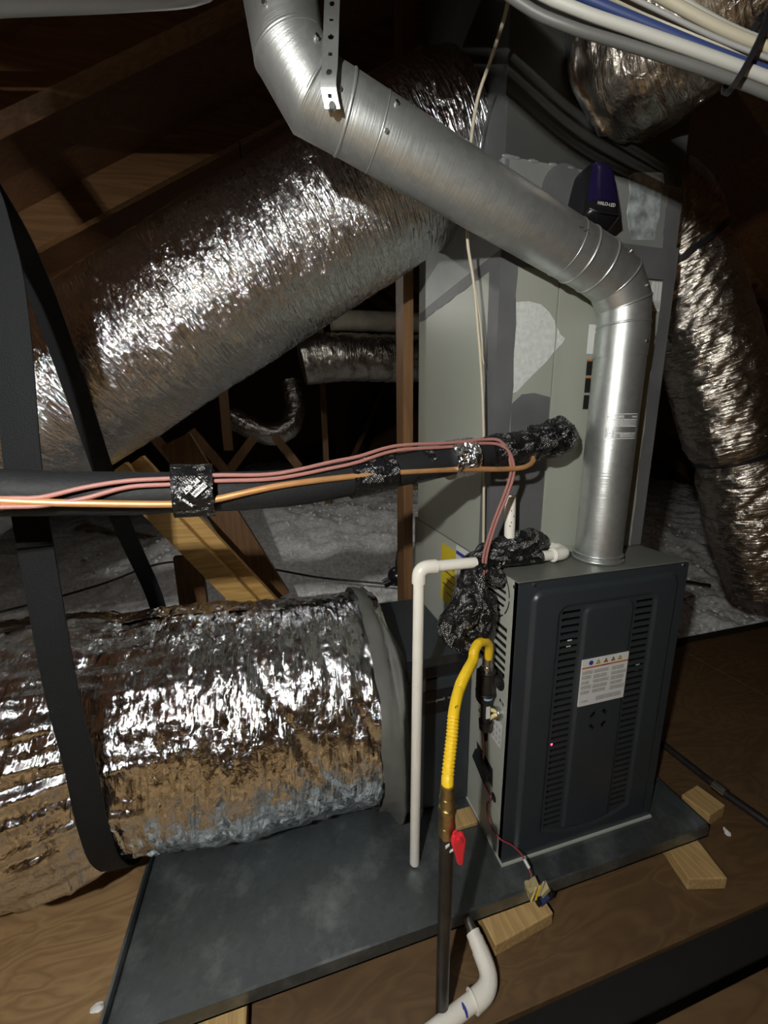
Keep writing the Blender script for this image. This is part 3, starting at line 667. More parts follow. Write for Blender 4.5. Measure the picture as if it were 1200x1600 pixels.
b.add([(0, S - .0062, CZ0 + .003), (-.0012, S - .0062, CZ0 + .003), (-.0012, S - .0062, CZ1 - .01), (0, S - .0062, CZ1 - .01)], [(0, 1, 2, 3)])
b.make('corner_tape', M['duct_tape'], coil)
b = B(); ragged(b, W - 0.040, W + 0.0008, CZ0 + .003, CZ1 + .05, S - .0062, right=False)
b.add([(W + .0008, S - .0062, CZ0 + .003), (W + .0008, S + .05, CZ0 + .003), (W + .0008, S + .05, CZ1 + .05), (W + .0008, S - .0062, CZ1 + .05)], [(0, 1, 2, 3)])
b.make('corner_tape', M['duct_tape'], coil)
b = B(); v = []
for i in range(41):
    x = -.0008 + (W + .0016) * i / 40; v += [(x, S - .0066, CZ1 - .028 + .005 * nz(v3(x * 20, 0, 5))), (x, S - .0066, CZ1 + .045)]
b.add(v, [(2 * i, 2 * i + 2, 2 * i + 3, 2 * i + 1) for i in range(40)]); 
v = []
for i in range(41):
    yy = S - .0066 + (CY1 - S) * i / 40; v += [(-.0014, yy, CZ1 - .028 + .006 * nz(v3(yy * 20, 3, 5))), (-.0014, yy, CZ1 + .045)]
b.add(v, [(2 * i, 2 * i + 1, 2 * i + 3, 2 * i + 2) for i in range(40)])
b.make('joint_tape', M['duct_tape'], coil)
# grey mastic blocks round the refrigerant stubs
b = B(); v = []
top = [(0.048, 1.245), (0.075, 1.268), (0.11, 1.272), (0.13, 1.268), (0.158, 1.262)]
bot = [(0.048, 0.87), (0.075, 0.87), (0.11, 0.872), (0.13, 0.87), (0.158, 0.872)]
for (xa, za), (xb, zb) in zip(top, bot): v += [(xa, S - .0066, za), (xb, S - .0066, zb)]
b.add(v, [(2 * i, 2 * i + 1, 2 * i + 3, 2 * i + 2) for i in range(4)]); b.make('mastic_patch', M['duct_tape'], coil)
# pool of direct light on bare metal, painted as a bright patch
b = B(); out = [(0.045, 1.478), (0.08, 1.482), (0.115, 1.477), (0.138, 1.462), (0.156, 1.443), (0.161, 1.425), (0.161, 1.372), (0.14, 1.347), (0.115, 1.325), (0.085, 1.298), (0.062, 1.275), (0.048, 1.270), (0.050, 1.32), (0.046, 1.38), (0.050, 1.43)]
b.add([(x, S - .0058, z) for x, z in out], [tuple(range(len(out)))[::-1]]); b.make('painted_light_patch', M['light_patch'], coil)['label'] = 'patch of painted light on bare metal with ragged edge'
b = B(); out = [(0.165, 1.428), (0.176, 1.412), (0.190, 1.404), (0.184, 1.393), (0.165, 1.375)]
b.add([(x, S - .0058, z) for x, z in out], [tuple(range(len(out)))[::-1]]); b.make('painted_light_patch', M['light_patch'], coil)
flat(0.440, 0.476, 1.482, 1.552, S - .0056, M['white'], 'spec_label', coil)
lab2 = flat(0.442, 0.474, 1.487, 1.505, S - .0060, M['print'], 'spec_print', coil)
B().box(0.4405, 0.474, S - .0062, S - .006, 1.506, 1.507).make('spec_rule', M['grey_ink'], coil)
for x in (0.452, 0.463): B().box(x, x + .0008, S - .0062, S - .006, 1.508, 1.550).make('spec_rule', M['grey_ink'], coil)
flat(0.258, 0.290, 1.37, 1.44, S - .0056, M['white'], 'spec_label', coil)
for i, z in enumerate((1.335, 1.292, 1.25)): flat(0.262, 0.29, z - .018, z + .018, S - .0056, M['black_ink'], 'caution_label', coil)
for z in (1.355, 1.313): flat(0.262, 0.29, z - .003, z + .001, S - .0057, M['orange_ink'], 'caution_stripe', coil)
# stickers on the left face (facing -x)
def sideflat(y0, y1, z0, z1, x, mat, name, parent):
    return B().add([(x, y1, z0), (x, y0, z0), (x, y0, z1), (x, y1, z1)], [(0, 1, 2, 3)], [(0, 0), (y1 - y0, 0), (y1 - y0, z1 - z0), (0, z1 - z0)]).make(name, mat, parent)
yl = sideflat(0.335, 0.445, 0.60, 0.805, -.0008, M['yellow_ink'], 'energy_label', coil); yl['label'] = 'yellow energy rating sticker'
text('EnergyGuide', 0.030, M['black_ink'], (-.0012, 0.39, 0.765), (0, -1, 0), (0, 0, 1), 'energy_text', yl).scale = (1, 0.62, 1)
for i in range(5):
    sideflat(0.342, 0.40 + 0.03 * (i % 2), 0.735 - i * 0.024, 0.739 - i * 0.024, -.0012, M['black_ink'], 'energy_rule', yl)
wl = sideflat(0.195, 0.332, 0.60, 0.83, -.0008, M['white'], 'notice_label', coil); wl['label'] = 'white and blue notice sticker'
for z in (0.80, 0.655): sideflat(0.197, 0.33, z, z + .012, -.0012, M['blue_print'], 'notice_stripe', wl)
sideflat(0.205, 0.325, 0.675, 0.78, -.0012, M['print'], 'notice_print', wl)

# ================================================================== SUPPLY PLENUM
PZ1 = 2.55
plen = thing('supply_plenum', (W / 2, .41, CZ1), 'dark grey sheet metal plenum box above the coil cabinet', 'plenum')
B().box(0.0, 0.508, S + .0015, 0.68, CZ1 + .0005, PZ1, 0.003).make('plenum_box', M['plenum_upper'], plen)['label'] = 'darker upper part of the plenum'  # upper plenum is darker than the collar below
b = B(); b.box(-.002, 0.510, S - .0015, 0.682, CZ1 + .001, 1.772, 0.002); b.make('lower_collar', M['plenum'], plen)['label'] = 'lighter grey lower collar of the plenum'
b = B()
for k, x in enumerate((.004, .009, .017, .030, .072, .081, .125, .17)):
    b.ball((x, S - .0015, 1.7705 + .003 * nz(v3(k, 5, 1))), .006 + .003 * nz(v3(k * 1.3, 2, 7)), 10, (1.9, .35, .6))
b.make('mastic_bead', M['plenum'], plen)
b = B(); ragged(b, 0.003, 0.012, 1.60, 1.765, S - .002); b.make('corner_seam', M['duct_tape'], plen)
b = B(); ragged(b, 0.462, 0.510, 1.62, 1.772, S - .002, right=False); b.make('corner_tape', M['duct_tape'], plen)
b = B(); v = []
fp = [(0.367, 1.642), (0.438, 1.648), (0.436, 1.67), (0.443, 1.70), (0.440, 1.74), (0.446, 1.772), (0.438, 1.796), (0.352, 1.785), (0.336, 1.775), (0.346, 1.74), (0.342, 1.70), (0.352, 1.67)]
bm = bmesh.new(); b.add([(x, S - .0025, z) for x, z in fp] + [(x, S - .001, z) for x, z in fp], [tuple(range(len(fp)))] + [(i, i + 12, (i + 1) % 12 + 12, (i + 1) % 12) for i in range(12)])
b.uv = [(q.x, q.z) for q in b.v]; bm.free()
b.make('foil_tape_strip', M['plenum_foil'], plen)['label'] = 'shiny foil tape strip'
b = B()   # seal ring behind the air purifier
b.cyl((0.160, S - .003, 1.715), (0.160, S, 1.715), 0.062, n=30); b.make('mastic_disc', M['duct_tape'], plen)

# ------------------------------------------------------------------ air purifier
pur = thing('air_purifier', (0.21, S, 1.69), 'black and violet shield-shaped air purifier on the plenum front', 'air purifier')
def shield(z):   # half width and depth (towards -y) by height
    t = (z - 1.620) / (1.768 - 1.620)
    w = 0.052 - 0.027 * t ** 1.6; d = 0.088 - 0.03 * t
    if t < 0.2: k = t / 0.2; w *= 0.70 + 0.30 * k; d *= 0.55 + 0.45 * k
    if t > 0.82: k = (1 - t) / 0.18; k = sqrt(max(0, 1 - (1 - k) ** 2)); w *= 0.25 + 0.75 * k; d *= 0.45 + 0.55 * k
    return w, d
cx = 0.214; v = []; n = 24; L = 26
for i in range(L + 1):
    z = 1.620 + 0.148 * i / L; w, d = shield(z)
    for j in range(n + 1):
        a = pi * j / n; v.append((cx - w * 1.0 * math.copysign(abs(cos(a)) ** .5, cos(a)), S - d * (max(0, sin(a)) ** 0.42), z))
k = n + 1; f = [(i * k + j, i * k + j + 1, (i + 1) * k + j + 1, (i + 1) * k + j) for i in range(L) for j in range(n)] + [tuple(range(k))[::-1], tuple(L * k + j for j in range(k))]
B().add(v, f, None, True).make('purifier_body', M['black'], pur)
v = []; L2 = 16
for i in range(L2 + 1):
    z = 1.672 + 0.088 * i / L2; w, d = shield(z)
    for j in range(13):
        a = pi * (0.22 + 0.56 * j / 12); v.append((cx - w * math.copysign(abs(cos(a)) ** .5, cos(a)), S - (d + .0015) * (sin(a) ** 0.42), z))
B().add(v, [(i * 13 + j, i * 13 + j + 1, (i + 1) * 13 + j + 1, (i + 1) * 13 + j) for i in range(L2) for j in range(12)], None, True).make('violet_window', M['purple'], pur)
text('HALO-LED', 0.0100, M['white'], (cx - .006, S - .0825, 1.663), (1, 0, 0), (0, 0, 1), 'purifier_text', pur)
b = B(); v = []
for j in range(17):
    a = pi * (0.26 + 0.48 * j / 16); x = cx - 0.05 * math.copysign(abs(cos(a)) ** .5, cos(a)); yy = S - .0835 * (sin(a) ** 0.42); z = 1.654 - 0.010 * (1 - ((j - 8) / 8) ** 2)
    v += [(x, yy, z), (x, yy, z + .0022)]
b.add(v, [(2 * i, 2 * i + 2, 2 * i + 3, 2 * i + 1) for i in range(16)]); b.make('chrome_trim', M['steel'], pur)
B().cyl((0.205, S - .03, 1.622), (0.205, S - .03, 1.603), 0.006).make('cable_gland', M['black'], pur)

# ================================================================== FLUE PIPE
FR = 0.0575
flue = thing('flue_pipe', (0.3, 0.083, H), 'galvanised round vent pipe rising from the furnace and elbowing up left', 'flue pipe')
FP = [Vector(q) for q in [(0.300, 0.083, H), (0.303, 0.083, 1.425), (0.297, 0.082, 1.472), (0.262, 0.079, 1.520), (0.202, 0.075, 1.545),
                          (-0.374, 0.037, 1.716), (-0.428, 0.029, 1.728), (-0.463, 0.028, 1.780), (-0.474, 0.027, 1.860), (-0.474, 0.027, 2.76)]]
def bis(i):
    if i == 0: return (FP[1] - FP[0]).normalized()
    if i == len(FP) - 1: return (FP[-1] - FP[-2]).normalized()
    return ((FP[i] - FP[i - 1]).normalized() + (FP[i + 1] - FP[i]).normalized()).normalized()
def section(i, j0, name):
    a, c = FP[i], FP[i + 1]; d = (c - a).normalized(); u = (Vector((0, 1, 0)) - d * d.y).normalized(); w = d.cross(u)
    b = B(); n = 48; v = []; uv = []
    L = (c - a).length; st = max(1, int(L / 0.06))
    for s in range(st + 1):
        for k in range(n):
            t = 2 * pi * k / n; q = (u * cos(t) + w * sin(t)) * FR
            def hit(p, m): return p + q + d * (-(q.dot(m)) / d.dot(m))
            e0, e1 = hit(a, bis(i)), hit(c, bis(i + 1)); v.append(e0.lerp(e1, s / st)); uv.append((s * L / st, t * FR))
    b.add(v, [(s * n + k, s * n + (k + 1) % n, (s + 1) * n + (k + 1) % n, (s + 1) * n + k) for s in range(st) for k in range(n)], uv, True)
    return b.make(name, M['flue'], flue)
names = ['vertical_pipe', 'elbow_gore', 'elbow_gore', 'elbow_gore', 'diagonal_pipe', 'elbow_gore', 'elbow_gore', 'elbow_gore', 'upper_pipe']
for i, nme in enumerate(names): section(i, 0, nme)
def bead(p, ax, nme='pipe_bead', r=0.0022, R=FR): return B().ring(p, ax, R, r, 48, 6, 1.4).make(nme, M['flue'], flue)
for i in range(1, 9): bead(FP[i], bis(i))
dd = (FP[5] - FP[4]).normalized(); bead(FP[4] + dd * 0.055, dd); bead(FP[4] + dd * 0.092, dd, r=0.0012); bead(FP[5] - dd * 0.06, dd, r=0.001)
bead(v3(0.3026, 0.083, 1.355), (0, 0, 1), r=.0012)
b = B(); sweep(b, [(0.3, .083, H), (0.3, .083, H + .012), (0.3, .083, H + .026), (0.3, .083, H + .027)], FR + .003, 48, caps=False); b.ring((0.3, .083, H + .004), (0, 0, 1), FR + .003, .004, 48, 8).ring((0.3, .083, H + .018), (0, 0, 1), FR + .002, .003, 48, 8)
b.make('flue_collar', M['flue'], flue)
b = B(); sweep(b, [(0.3021, .083, 1.35), (0.3029, .083, 1.412)], FR + .0015, 48, caps=False); b.make('pipe_sleeve', M['flue'], flue)
def onpipe(a, c, t, ang, off=0.0):      # point on pipe surface: 0 = towards -y
    d = (c - a).normalized(); u = (Vector((0, -1, 0)) - d * (-d.y)).normalized(); w = d.cross(u); q = u * cos(ang) + w * sin(ang)
    return a + d * t + q * (FR + off), q
for (i, t, ang) in [(0, 0.545, 0.25), (0, 0.545, -0.9), (0, 0.55, 1.2), (4, 0.53, 0.3), (4, 0.535, -0.45), (5, 0.025, -0.2), (6, 0.03, 0.4), (7, 0.02, -0.6), (7, 0.05, 0.5), (2, 0.02, 0.3), (3, 0.03, 0.6)]:
    p_, q_ = onpipe(FP[i], FP[i + 1], t, ang, 0.0)
    B().cyl(p_ - q_ * .001, p_ + q_ * .004, 0.0042, .0035, 8).make('screw', M['steel'], flue)
# lock seam on diagonal, stamped label on the vertical pipe
def pipelabel(z0, z1, a0, a1, mat, name, off=0.0006):
    v = []; uv = []; n = 14
    for i in range(n + 1):
        a = a0 + (a1 - a0) * i / n
        for z in (z0, z1): v.append((0.3022 + (FR + off) * sin(a), .083 - (FR + off) * cos(a), z)); uv.append((a * FR, z))
    return B().add(v, [(2 * i, 2 * i + 2, 2 * i + 3, 2 * i + 1) for i in range(n)], uv, True).make(name, mat, flue)
A0, A1 = -1.05, 0.30
def ptext(txt, z, a, size):
    o = text(txt, size, M['white'], (0.3022 + (FR + .0012) * sin(a), .083 - (FR + .0012) * cos(a), z), (cos(a), sin(a), 0), (0, 0, 1), 'printed_text', flue)
    return o
for z in (1.215, 1.202, 1.186, 1.170, 1.157): pipelabel(z, z + .0016, A0, A1, M['white'], 'printed_rule')
for a in (A0, A1): pipelabel(1.157, 1.217, a, a + .02, M['white'], 'printed_rule')
pipelabel(1.188, 1.201, A0 + .05, A1 - .05, M['print_metal'], 'printed_block'); pipelabel(1.160, 1.169, -.45, A1 - .05, M['print_metal'], 'printed_block')
for k in range(11): pipelabel(1.160, 1.184, A0 + .05 + k * .03, A0 + .05 + k * .03 + .012 + .006 * (k % 2), M['grey_ink'], 'barcode_bar')
ptext('VENT PIPE', 1.2085, -0.72, 0.009); ptext('4 IN', 1.2085, 0.1, 0.008)
b = B()   # pencil scribble on the diagonal pipe
for t0, a0, dt, da in ((0.085, 0.05, .010, .16), (0.092, 0.20, .010, -.14), (0.105, 0.16, .012, -.05), (0.112, 0.02, 0.006, 0.12)):
    pts = []
    for i in range(5):
        p_, q_ = onpipe(FP[4], FP[5], t0 + dt * i / 4, a0 + da * i / 4, .0003); pts.append(p_)
    sweep(b, pts, 0.0007, 5)
b.make('pencil_mark', M['black_ink'], flue)

# perforated hanger strap
hg = thing('perforated_hanger_strap', (-0.41, -.045, 1.80), 'perforated galvanised hanger strap holding up the vent elbow', 'hanger strap')
def hang():
    A = [Vector(q) for q in [(-0.4055, -.0285, 1.676), (-0.4120, -.0365, 1.700), (-0.4075, -.033, 1.735), (-0.396, -.004, 1.84), (-0.37, 0.06, 2.07), (-0.35, 0.11, 2.36), (-0.34, .11, 2.70)]]
    A = [Vector(q) for q in spline(A, 0.0022)]
    b = B(); hw = 0.0118; s = 0; v = []; f = []
    N_ = 17
    side = Vector((0.97, -0.24, 0)).normalized()
    ss = [0]
    for i in range(1, len(A)): ss.append(ss[-1] + (A[i] - A[i - 1]).length)
    for i, p in enumerate(A):
        for j in range(N_): v.append(p + side * (hw * (2 * j / (N_ - 1) - 1)))
    for i in range(len(A) - 1):
        for j in range(N_ - 1):
            sm = (ss[i] + ss[i + 1]) / 2; xm = hw * (2 * (j + .5) / (N_ - 1) - 1)
            dz = (sm + 0.0) % 0.0285 - 0.01425; big = int(sm / 0.0285) % 2
            R = 0.0046 if big else 0.0033
            if dz * dz + xm * xm < R * R: continue
            f.append((i * N_ + j, i * N_ + j + 1, (i + 1) * N_ + j + 1, (i + 1) * N_ + j))
    b.add(v, f)
    o = b.make('strap_band', M['flue'], hg); md = o.modifiers.new('thick', 'SOLIDIFY'); md.thickness = 0.0011
    B().cyl((-0.4055, -.0265, 1.678), (-0.4070, -.0345, 1.677), 0.006, .005, 8).make('screw', M['steel'], hg)
hang()

# ================================================================== FLEX DUCTS
def duct_disp(seed, amp_lo=0.010, amp_ring=0.006, amp_f=0.003, fl=4.0):
    sv = v3(seed * 7.3, seed * 3.1, seed)
    def f(s, a, p):
        q = p + sv
        r1 = nz(v3(s * 22 + 1.2 * sin(a * 2 + seed), a * 1.1, seed)); r2 = nz(v3(s * 55, a * 2.6, seed + 5))
        return amp_lo * nz(q * fl) + amp_ring * (0.35 - abs(r1)) * 1.6 + amp_f * (0.3 - abs(r2)) * 1.6 + amp_f * 0.8 * (0.3 - abs(nz(q * 24)))
    return f
def flex(name_, pts, label, mat, seed, n=200, step=0.0095, group=None, disp=None, extra=None, ref=(0, 0, 1)):
    e = thing(name_, Vector(pts[0][:3]), label, 'duct', group)
    b = B(); sweep(b, spline(pts, step), 0.2, n, disp or duct_disp(seed), True, ref)
    o = b.make('foil_jacket', mat, e)
    return e
# big diagonal duct
upper = flex('insulated_flex_duct', [(0.012, .42, 1.955, .190), (-.06, .43, 1.915, .203), (-.13, .445, 1.875, .207), (-.37, .50, 1.735, .210), (-.66, .545, 1.56, .213), (-.95, .595, 1.385, .217), (-1.28, .65, 1.19, .222), (-1.65, .70, .99, .225), (-2.1, .76, .80, .225)],
     'large foil-wrapped insulated duct running diagonally down from the plenum', M['foil'], 1.0, disp=duct_disp(1.0, 0.006, 0.002, 0.002, 5.0))
# lower return duct, pinched by the strap at x=-0.97
LOWER = [(-.262, .40, .330, .312), (-.30, .40, .332, .322), (-.45, .395, .337, .322), (-.62, .39, .345, .322), (-.80, .39, .358, .322), (-.90, .39, .362, .317), (-.965, .39, .362, .306), (-1.04, .39, .358, .322), (-1.15, .392, .350, .338), (-1.35, .41, .345, .342), (-1.6, .44, .345, .335), (-2.1, .5, .34, .33)]
base_l = duct_disp(2.0, 0.012, 0.006, 0.004, 4.0)
def lower_disp(s, a, p):
    r = base_l(s, a, p)
    # soft diagonal folds running down the right half and strap gathers near the sling
    for x0, k, dep in ((-.62, 0.55, .010), (-.46, 0.62, .008), (-.36, 0.6, .006)):
        d = (p.x - x0) - k * (0.62 - p.z); r -= dep * math.exp(-(d / 0.016) ** 2) * smooth(0.15, 0.35, p.z) * smooth(.72, .55, p.z)
    g = math.exp(-((p.x + 1.03) / 0.16) ** 2)
    r += 0.020 * g * nz(v3(a * 9, p.x * 3, 3)) + 0.009 * g * nz(v3(a * 24, p.x * 6, 8))
    return r
lower = flex('return_flex_duct', LOWER, 'wide foil-wrapped insulated return duct lying beside the furnace pan', M['foil_lower'], 2.0, n=260, disp=lower_disp)
# plenum-front duct stub, right-hand elbow and right-hand branch
flex('front_flex_duct', [(0.300, .147, 2.005, .150), (0.303, .120, 2.000, .163), (0.32, .06, 2.0, .158), (0.37, -.05, 2.03, .155), (0.46, -.17, 2.13, .155), (0.58, -.27, 2.30, .155), (.70, -.33, 2.46, .155)],
     'crumpled foil duct coming out of the upper plenum front beneath the cable bundle', M['foil_dull'], 3.0, n=120, disp=duct_disp(3.0, 0.008, 0.011, 0.005, 7.0))
b = B(); b.ring((0.300, .138, 2.005), (0, 1, 0), .158, .013, 60, 8)
for q in b.v: q += v3(nz(q * 40), nz(q * 40 + v3(5, 0, 0)), nz(q * 40 + v3(0, 7, 0))) * 0.010
o = b.make('collar_tape', M['foil_tape'], bpy.data.objects['front_flex_duct']); 
flex('elbow_flex_duct', [(0.505, .36, 1.83, .135), (0.56, .36, 1.83, .140), (0.63, .355, 1.815, .142), (0.695, .345, 1.77, .140), (0.735, .335, 1.715, .125)],
     'short foil duct elbow bulging from the right side of the plenum', M['foil_dull'], 4.0, n=120, disp=duct_disp(4.0, 0.006, 0.010, 0.005, 8.0))
rb = flex('branch_flex_duct', [(0.735, .335, 1.715, .118), (0.765, .33, 1.665, .126), (0.83, .32, 1.55, .131), (0.92, .30, 1.36, .133), (1.01, .28, 1.14, .128), (1.035, .275, 1.085, .112), (1.07, .265, 1.02, .130), (1.16, .25, 0.80, .130), (1.28, .24, 0.6, .13)],
     'foil duct hanging down on the far right below the plenum elbow', M['foil_dull'], 5.0, n=130, disp=duct_disp(5.0, 0.006, 0.007, 0.004, 8.0))
def band(name_, c, ax, R, w, parent):
    c, ax = Vector(c), Vector(ax).normalized()
    return sweep(B(), [c - ax * w / 2, c - ax * w / 4, c + ax * w / 4, c + ax * w / 2], R, 48, caps=False).make(name_, M['black'], parent)
band('black_clamp', (0.735, .335, 1.712), (0.04, -.01, -.055), .134, .014, rb); band('black_clamp', (1.035, .275, 1.085), (0.06, -.015, -.155), .121, .014, rb)
# far back foil ducts
flex('far_flex_duct', [(-.30, 2.5, 1.70, .17), (-.1, 2.5, 1.735, .175), (.4, 2.5, 1.745, .175), (1.2, 2.5, 1.76, .175)], 'short horizontal foil duct far behind, right of the thin post', M['foil_dull'], 6.0, n=90, step=.02, disp=duct_disp(6., .006, .014, .006, 6.))
sweep(o_ := B(), spline([(-.05, 2.55, 2.02, .075), (.4, 2.55, 2.035, .078), (1.2, 2.55, 2.05, .078)], .03), .08, 32, lambda s, a, p: .006 * nz(p * 9))
tag(o_.make('cream_duct', simple('cream_sleeve', (.42, .39, .31), .7, var=.2)), 'dull cream duct sleeve above the far horizontal foil duct', 'duct')
flex('drooping_flex_duct', [(-.36, 3.2, 1.62, .08), (-.34, 3.1, 1.4, .085), (-.40, 3.0, 1.22, .09), (-.55, 2.95, 1.15, .09), (-.72, 2.95, 1.20, .09), (-.9, 3., 1.3, .09)], 'drooping dark foil duct far back above the lineset', M['foil_dull'], 8.0, n=60, step=.02, disp=duct_disp(8., .006, .012, .005, 8.))
sweep(o_ := B(), spline([(2.72, 1.15, .02, .10), (2.78, 1.2, .16, .14), (2.86, 1.22, .36, .16), (3.0, 1.25, .7, .16), (3.2, 1.3, 1.1, .16)], .03), .1, 40, lambda s, a, p: .008 * nz(p * 8))
tag(o_.make('cream_sleeved_pipe', simple('cream_pipe_wrap', (.50, .46, .36), .7, var=.15)), 'cream wrapped pipe end resting on insulation at the far right', 'pipe')

# ------------------------------------------------------------------ filter cabinet and duct boot
fc = thing('filter_cabinet', (-.1, .43, 0), 'slate grey air filter cabinet between the furnace and the return duct', 'filter cabinet')
B().box(-.215, -0.002, .203, .66, 0.001, .505, 0.003).make('cabinet_box', M['door'], fc)
B().box(-.213, -0.004, .196, .203, 0.012, .468, 0.003).make('access_door', M['door'], fc)
B().box(-.216, -0.001, .192, .24, .476, .512, 0.005).make('top_lip', M['black'], fc)
hp = B().box(-.168, -.034, .1935, .197, .352, .432, 0.0015).make('grip_recess', M['black'], fc)
text('Honeywell', 0.0135, M['white_wire'], (-.150, .1928, .398), (1, 0, 0.02), (0, 0, 1), 'maker_text', hp, 'LEFT')
text('HOME', 0.0085, M['white_wire'], (-.082, .1928, .399), (1, 0, 0.02), (0, 0, 1), 'maker_text', hp, 'LEFT')
b = B(); B_ = []
def sq(a, k):      # superellipse factor
    c, s_ = abs(cos(a)), abs(sin(a)); return (c ** k + s_ ** k) ** (-1.0 / k)
path = spline([(-.200, .43, .268), (-.225, .425, .280), (-.25, .415, .30), (-.285, .405, .325), (-.315, .40, .332)], .006)
pts = [Vector(q) for q in path]; n = 120; v = []; uv = []
for i, p in enumerate(pts):
    t = i / (len(pts) - 1); kk = 7 - 5 * smooth(0, .6, t)
    hw, hh = (0.232 + (0.338 - 0.232) * smooth(0, .55, t)), (0.262 + (0.338 - 0.262) * smooth(0, .55, t))
    hw += 0.012 * sin(pi * t); 
    for j in range(n + 1):
        a = 2 * pi * j / n; q = sq(a, max(2, kk)); yy, zz = p.y - hw * q * cos(a), p.z + hh * q * sin(a)
        d_ = .007 * nz(v3(yy * 9, zz * 9, t * 3)) + .004 * nz(v3(yy * 25, zz * 25, t * 6))
        zz = max(zz, 0.004); v.append((p.x + d_ * .8, yy + d_ * (-1 if cos(a) > 0 else 1), zz)); uv.append((t * .1, a * .3))
k = n + 1
b.add(v, [(i * k + j, i * k + j + 1, (i + 1) * k + j + 1, (i + 1) * k + j) for i in range(len(pts) - 1) for j in range(n)], uv, True)
bt = b.make('duct_boot', simple('grey_mastic_sleeve', (.11, .113, .102), .65, var=.25, vscale=9, bump=.35, bscale=30))
tag(bt, 'dull grey mastic-coated boot joining the return duct to the filter cabinet', 'duct boot')

# ------------------------------------------------------------------ black sling strap
st = thing('sling_strap', (-.96, .1, 1.75), 'wide black webbing sling looped round the return duct and up to the rafters', 'strap')
def ribbon(name_, pts, w, th, side, parent, frame=None):
    A = [Vector(q) for q in spline(pts, .02)]; v = []; m = len(A)
    for i, p in enumerate(A):
        t = (A[min(i + 1, m - 1)] - A[max(i - 1, 0)]).normalized(); s = Vector(side); s = (s - t * s.dot(t)).normalized(); nn = t.cross(s)
        for a, c in ((-1, -1), (1, -1), (1, 1), (-1, 1)): v.append(p + s * (a * w / 2) + nn * (c * th / 2))
    f = [(i * 4 + j, i * 4 + (j + 1) % 4, (i + 1) * 4 + (j + 1) % 4, (i + 1) * 4 + j) for i in range(m - 1) for j in range(4)] + [(3, 2, 1, 0), tuple((m - 1) * 4 + j for j in range(4))]
    return B().add(v, f).make(name_, M['strap'], parent)
ribbon('front_strap', [(-1.34, .16, 2.18), (-1.12, .13, 1.86), (-.975, .115, 1.62), (-.945, .106, 1.50), (-.943, .10, 1.375), (-.962, .09, 1.119), (-.966, .083, .90), (-.966, .074, .69), (-.958, .068, .52), (-.960, .072, .36), (-.964, .105, .22), (-.968, .20, .095), (-.97, .37, .047), (-.97, .55, .085), (-.97, .66, .19), (-.968, .707, .34)], .056, .003, (1, 0, 0), st)
ribbon('rear_strap', [(-.968, .709, .34), (-.962, .690, .50), (-.960, .640, .66), (-.980, .545, .90), (-.985, .470, 1.10), (-.982, .385, 1.30), (-.968, .262, 1.49), (-.975, .150, 1.61), (-1.12, .142, 1.86), (-1.34, .172, 2.18)], .050, .003, (1, 0, 0), st)

# ================================================================== LINESET
LS = [(-1.7, -.16, 1.17), (-1.3, -.13, 1.145), (-.984, -.089, 1.115), (-.906, -.080, 1.107), (-.793, -.070, 1.099), (-.664, -.053, 1.091), (-.51, -.031, 1.087), (-.321, .006, 1.103), (-.069, .051, 1.132), (.03, .058, 1.143)]
ls = thing('refrigerant_lineset', (-.3, 0, 1.1), 'black foam-covered refrigerant line crossing the middle to the coil cabinet', 'pipe')
sweep(B(), spline(LS, .012), .0335, 28, lambda s, a, p: .0018 * nz(p * 14)).make('foam_sleeve', M['foam'], ls)
def wrap(name_, pts, r, seed, amp, mat, n=40, rough=30):
    sv = v3(seed, seed * 2, 0)
    return sweep(B(), spline(pts, .0035), r, n, lambda s, a, p: amp * (nz(p * rough + sv) + .6 * (0.4 - abs(nz(p * rough * 2.2 + sv))) * 1.5)).make(name_, mat, ls)
wr = wrap('tape_wrap', [(-.690, -.0625, 1.095), (-.66, -.0575, 1.094), (-.630, -.054, 1.093)], .0430, 1, .0012, M['tape'])
wrap('tape_wrap', [(-.395, -.008, 1.0945), (-.35, .000, 1.099), (-.305, .009, 1.104)], .0375, 2, .002, M['tape'])
wrap('tape_wrap', [(-.262, .018, 1.1085), (-.235, .023, 1.112), (-.215, .026, 1.115)], .0345, 3, .001, M['tape'])
wrap('tape_wrap', [(-.172, .034, 1.119), (-.14, .039, 1.1235), (-.112, .0435, 1.127)], .0420, 4, .002, M['foil_tape'], rough=60)
wrap('tape_wrap', [(-.068, .0505, 1.132), (-.03, .054, 1.138), (.01, .057, 1.142), (.05, .060, 1.146)], .036, 5, .004, M['tape_wad'], rough=45)
wrap('tape_wad', [(.035, .060, 1.147, .034), (.075, .064, 1.152, .037), (.11, .072, 1.158, .040), (.14, .085, 1.163, .042), (.165, .10, 1.165, .038), (.175, .125, 1.164, .030), (.176, .148, 1.163, .026)], .04, 6, .011, M['tape_wad'], n=56, rough=38)
rt, ut = (-.75, 0.0, -.66), (.66, 0.0, -.75)
text('PC 857', 0.0098, M['white'], (-.6530, -.1075, 1.1085), rt, ut, 'tape_text', wr, bold=.0003)
pb = B().obox((-.6430, -.1030, 1.1010), rt, ut, (0, -1, 0), .0250, .0085, .0010).make('tape_print_block', M['white'], wr)
text('Shurtape', 0.0066, M['black_ink'], (-.6430, -.1040, 1.1010), rt, ut, 'tape_text', wr, bold=.0001)
text('UL 181B-FX', 0.0050, M['white'], (-.664, -.1050, 1.085), (.75, 0, -.66), (.66, 0, .75), 'tape_text', wr, bold=.0002)
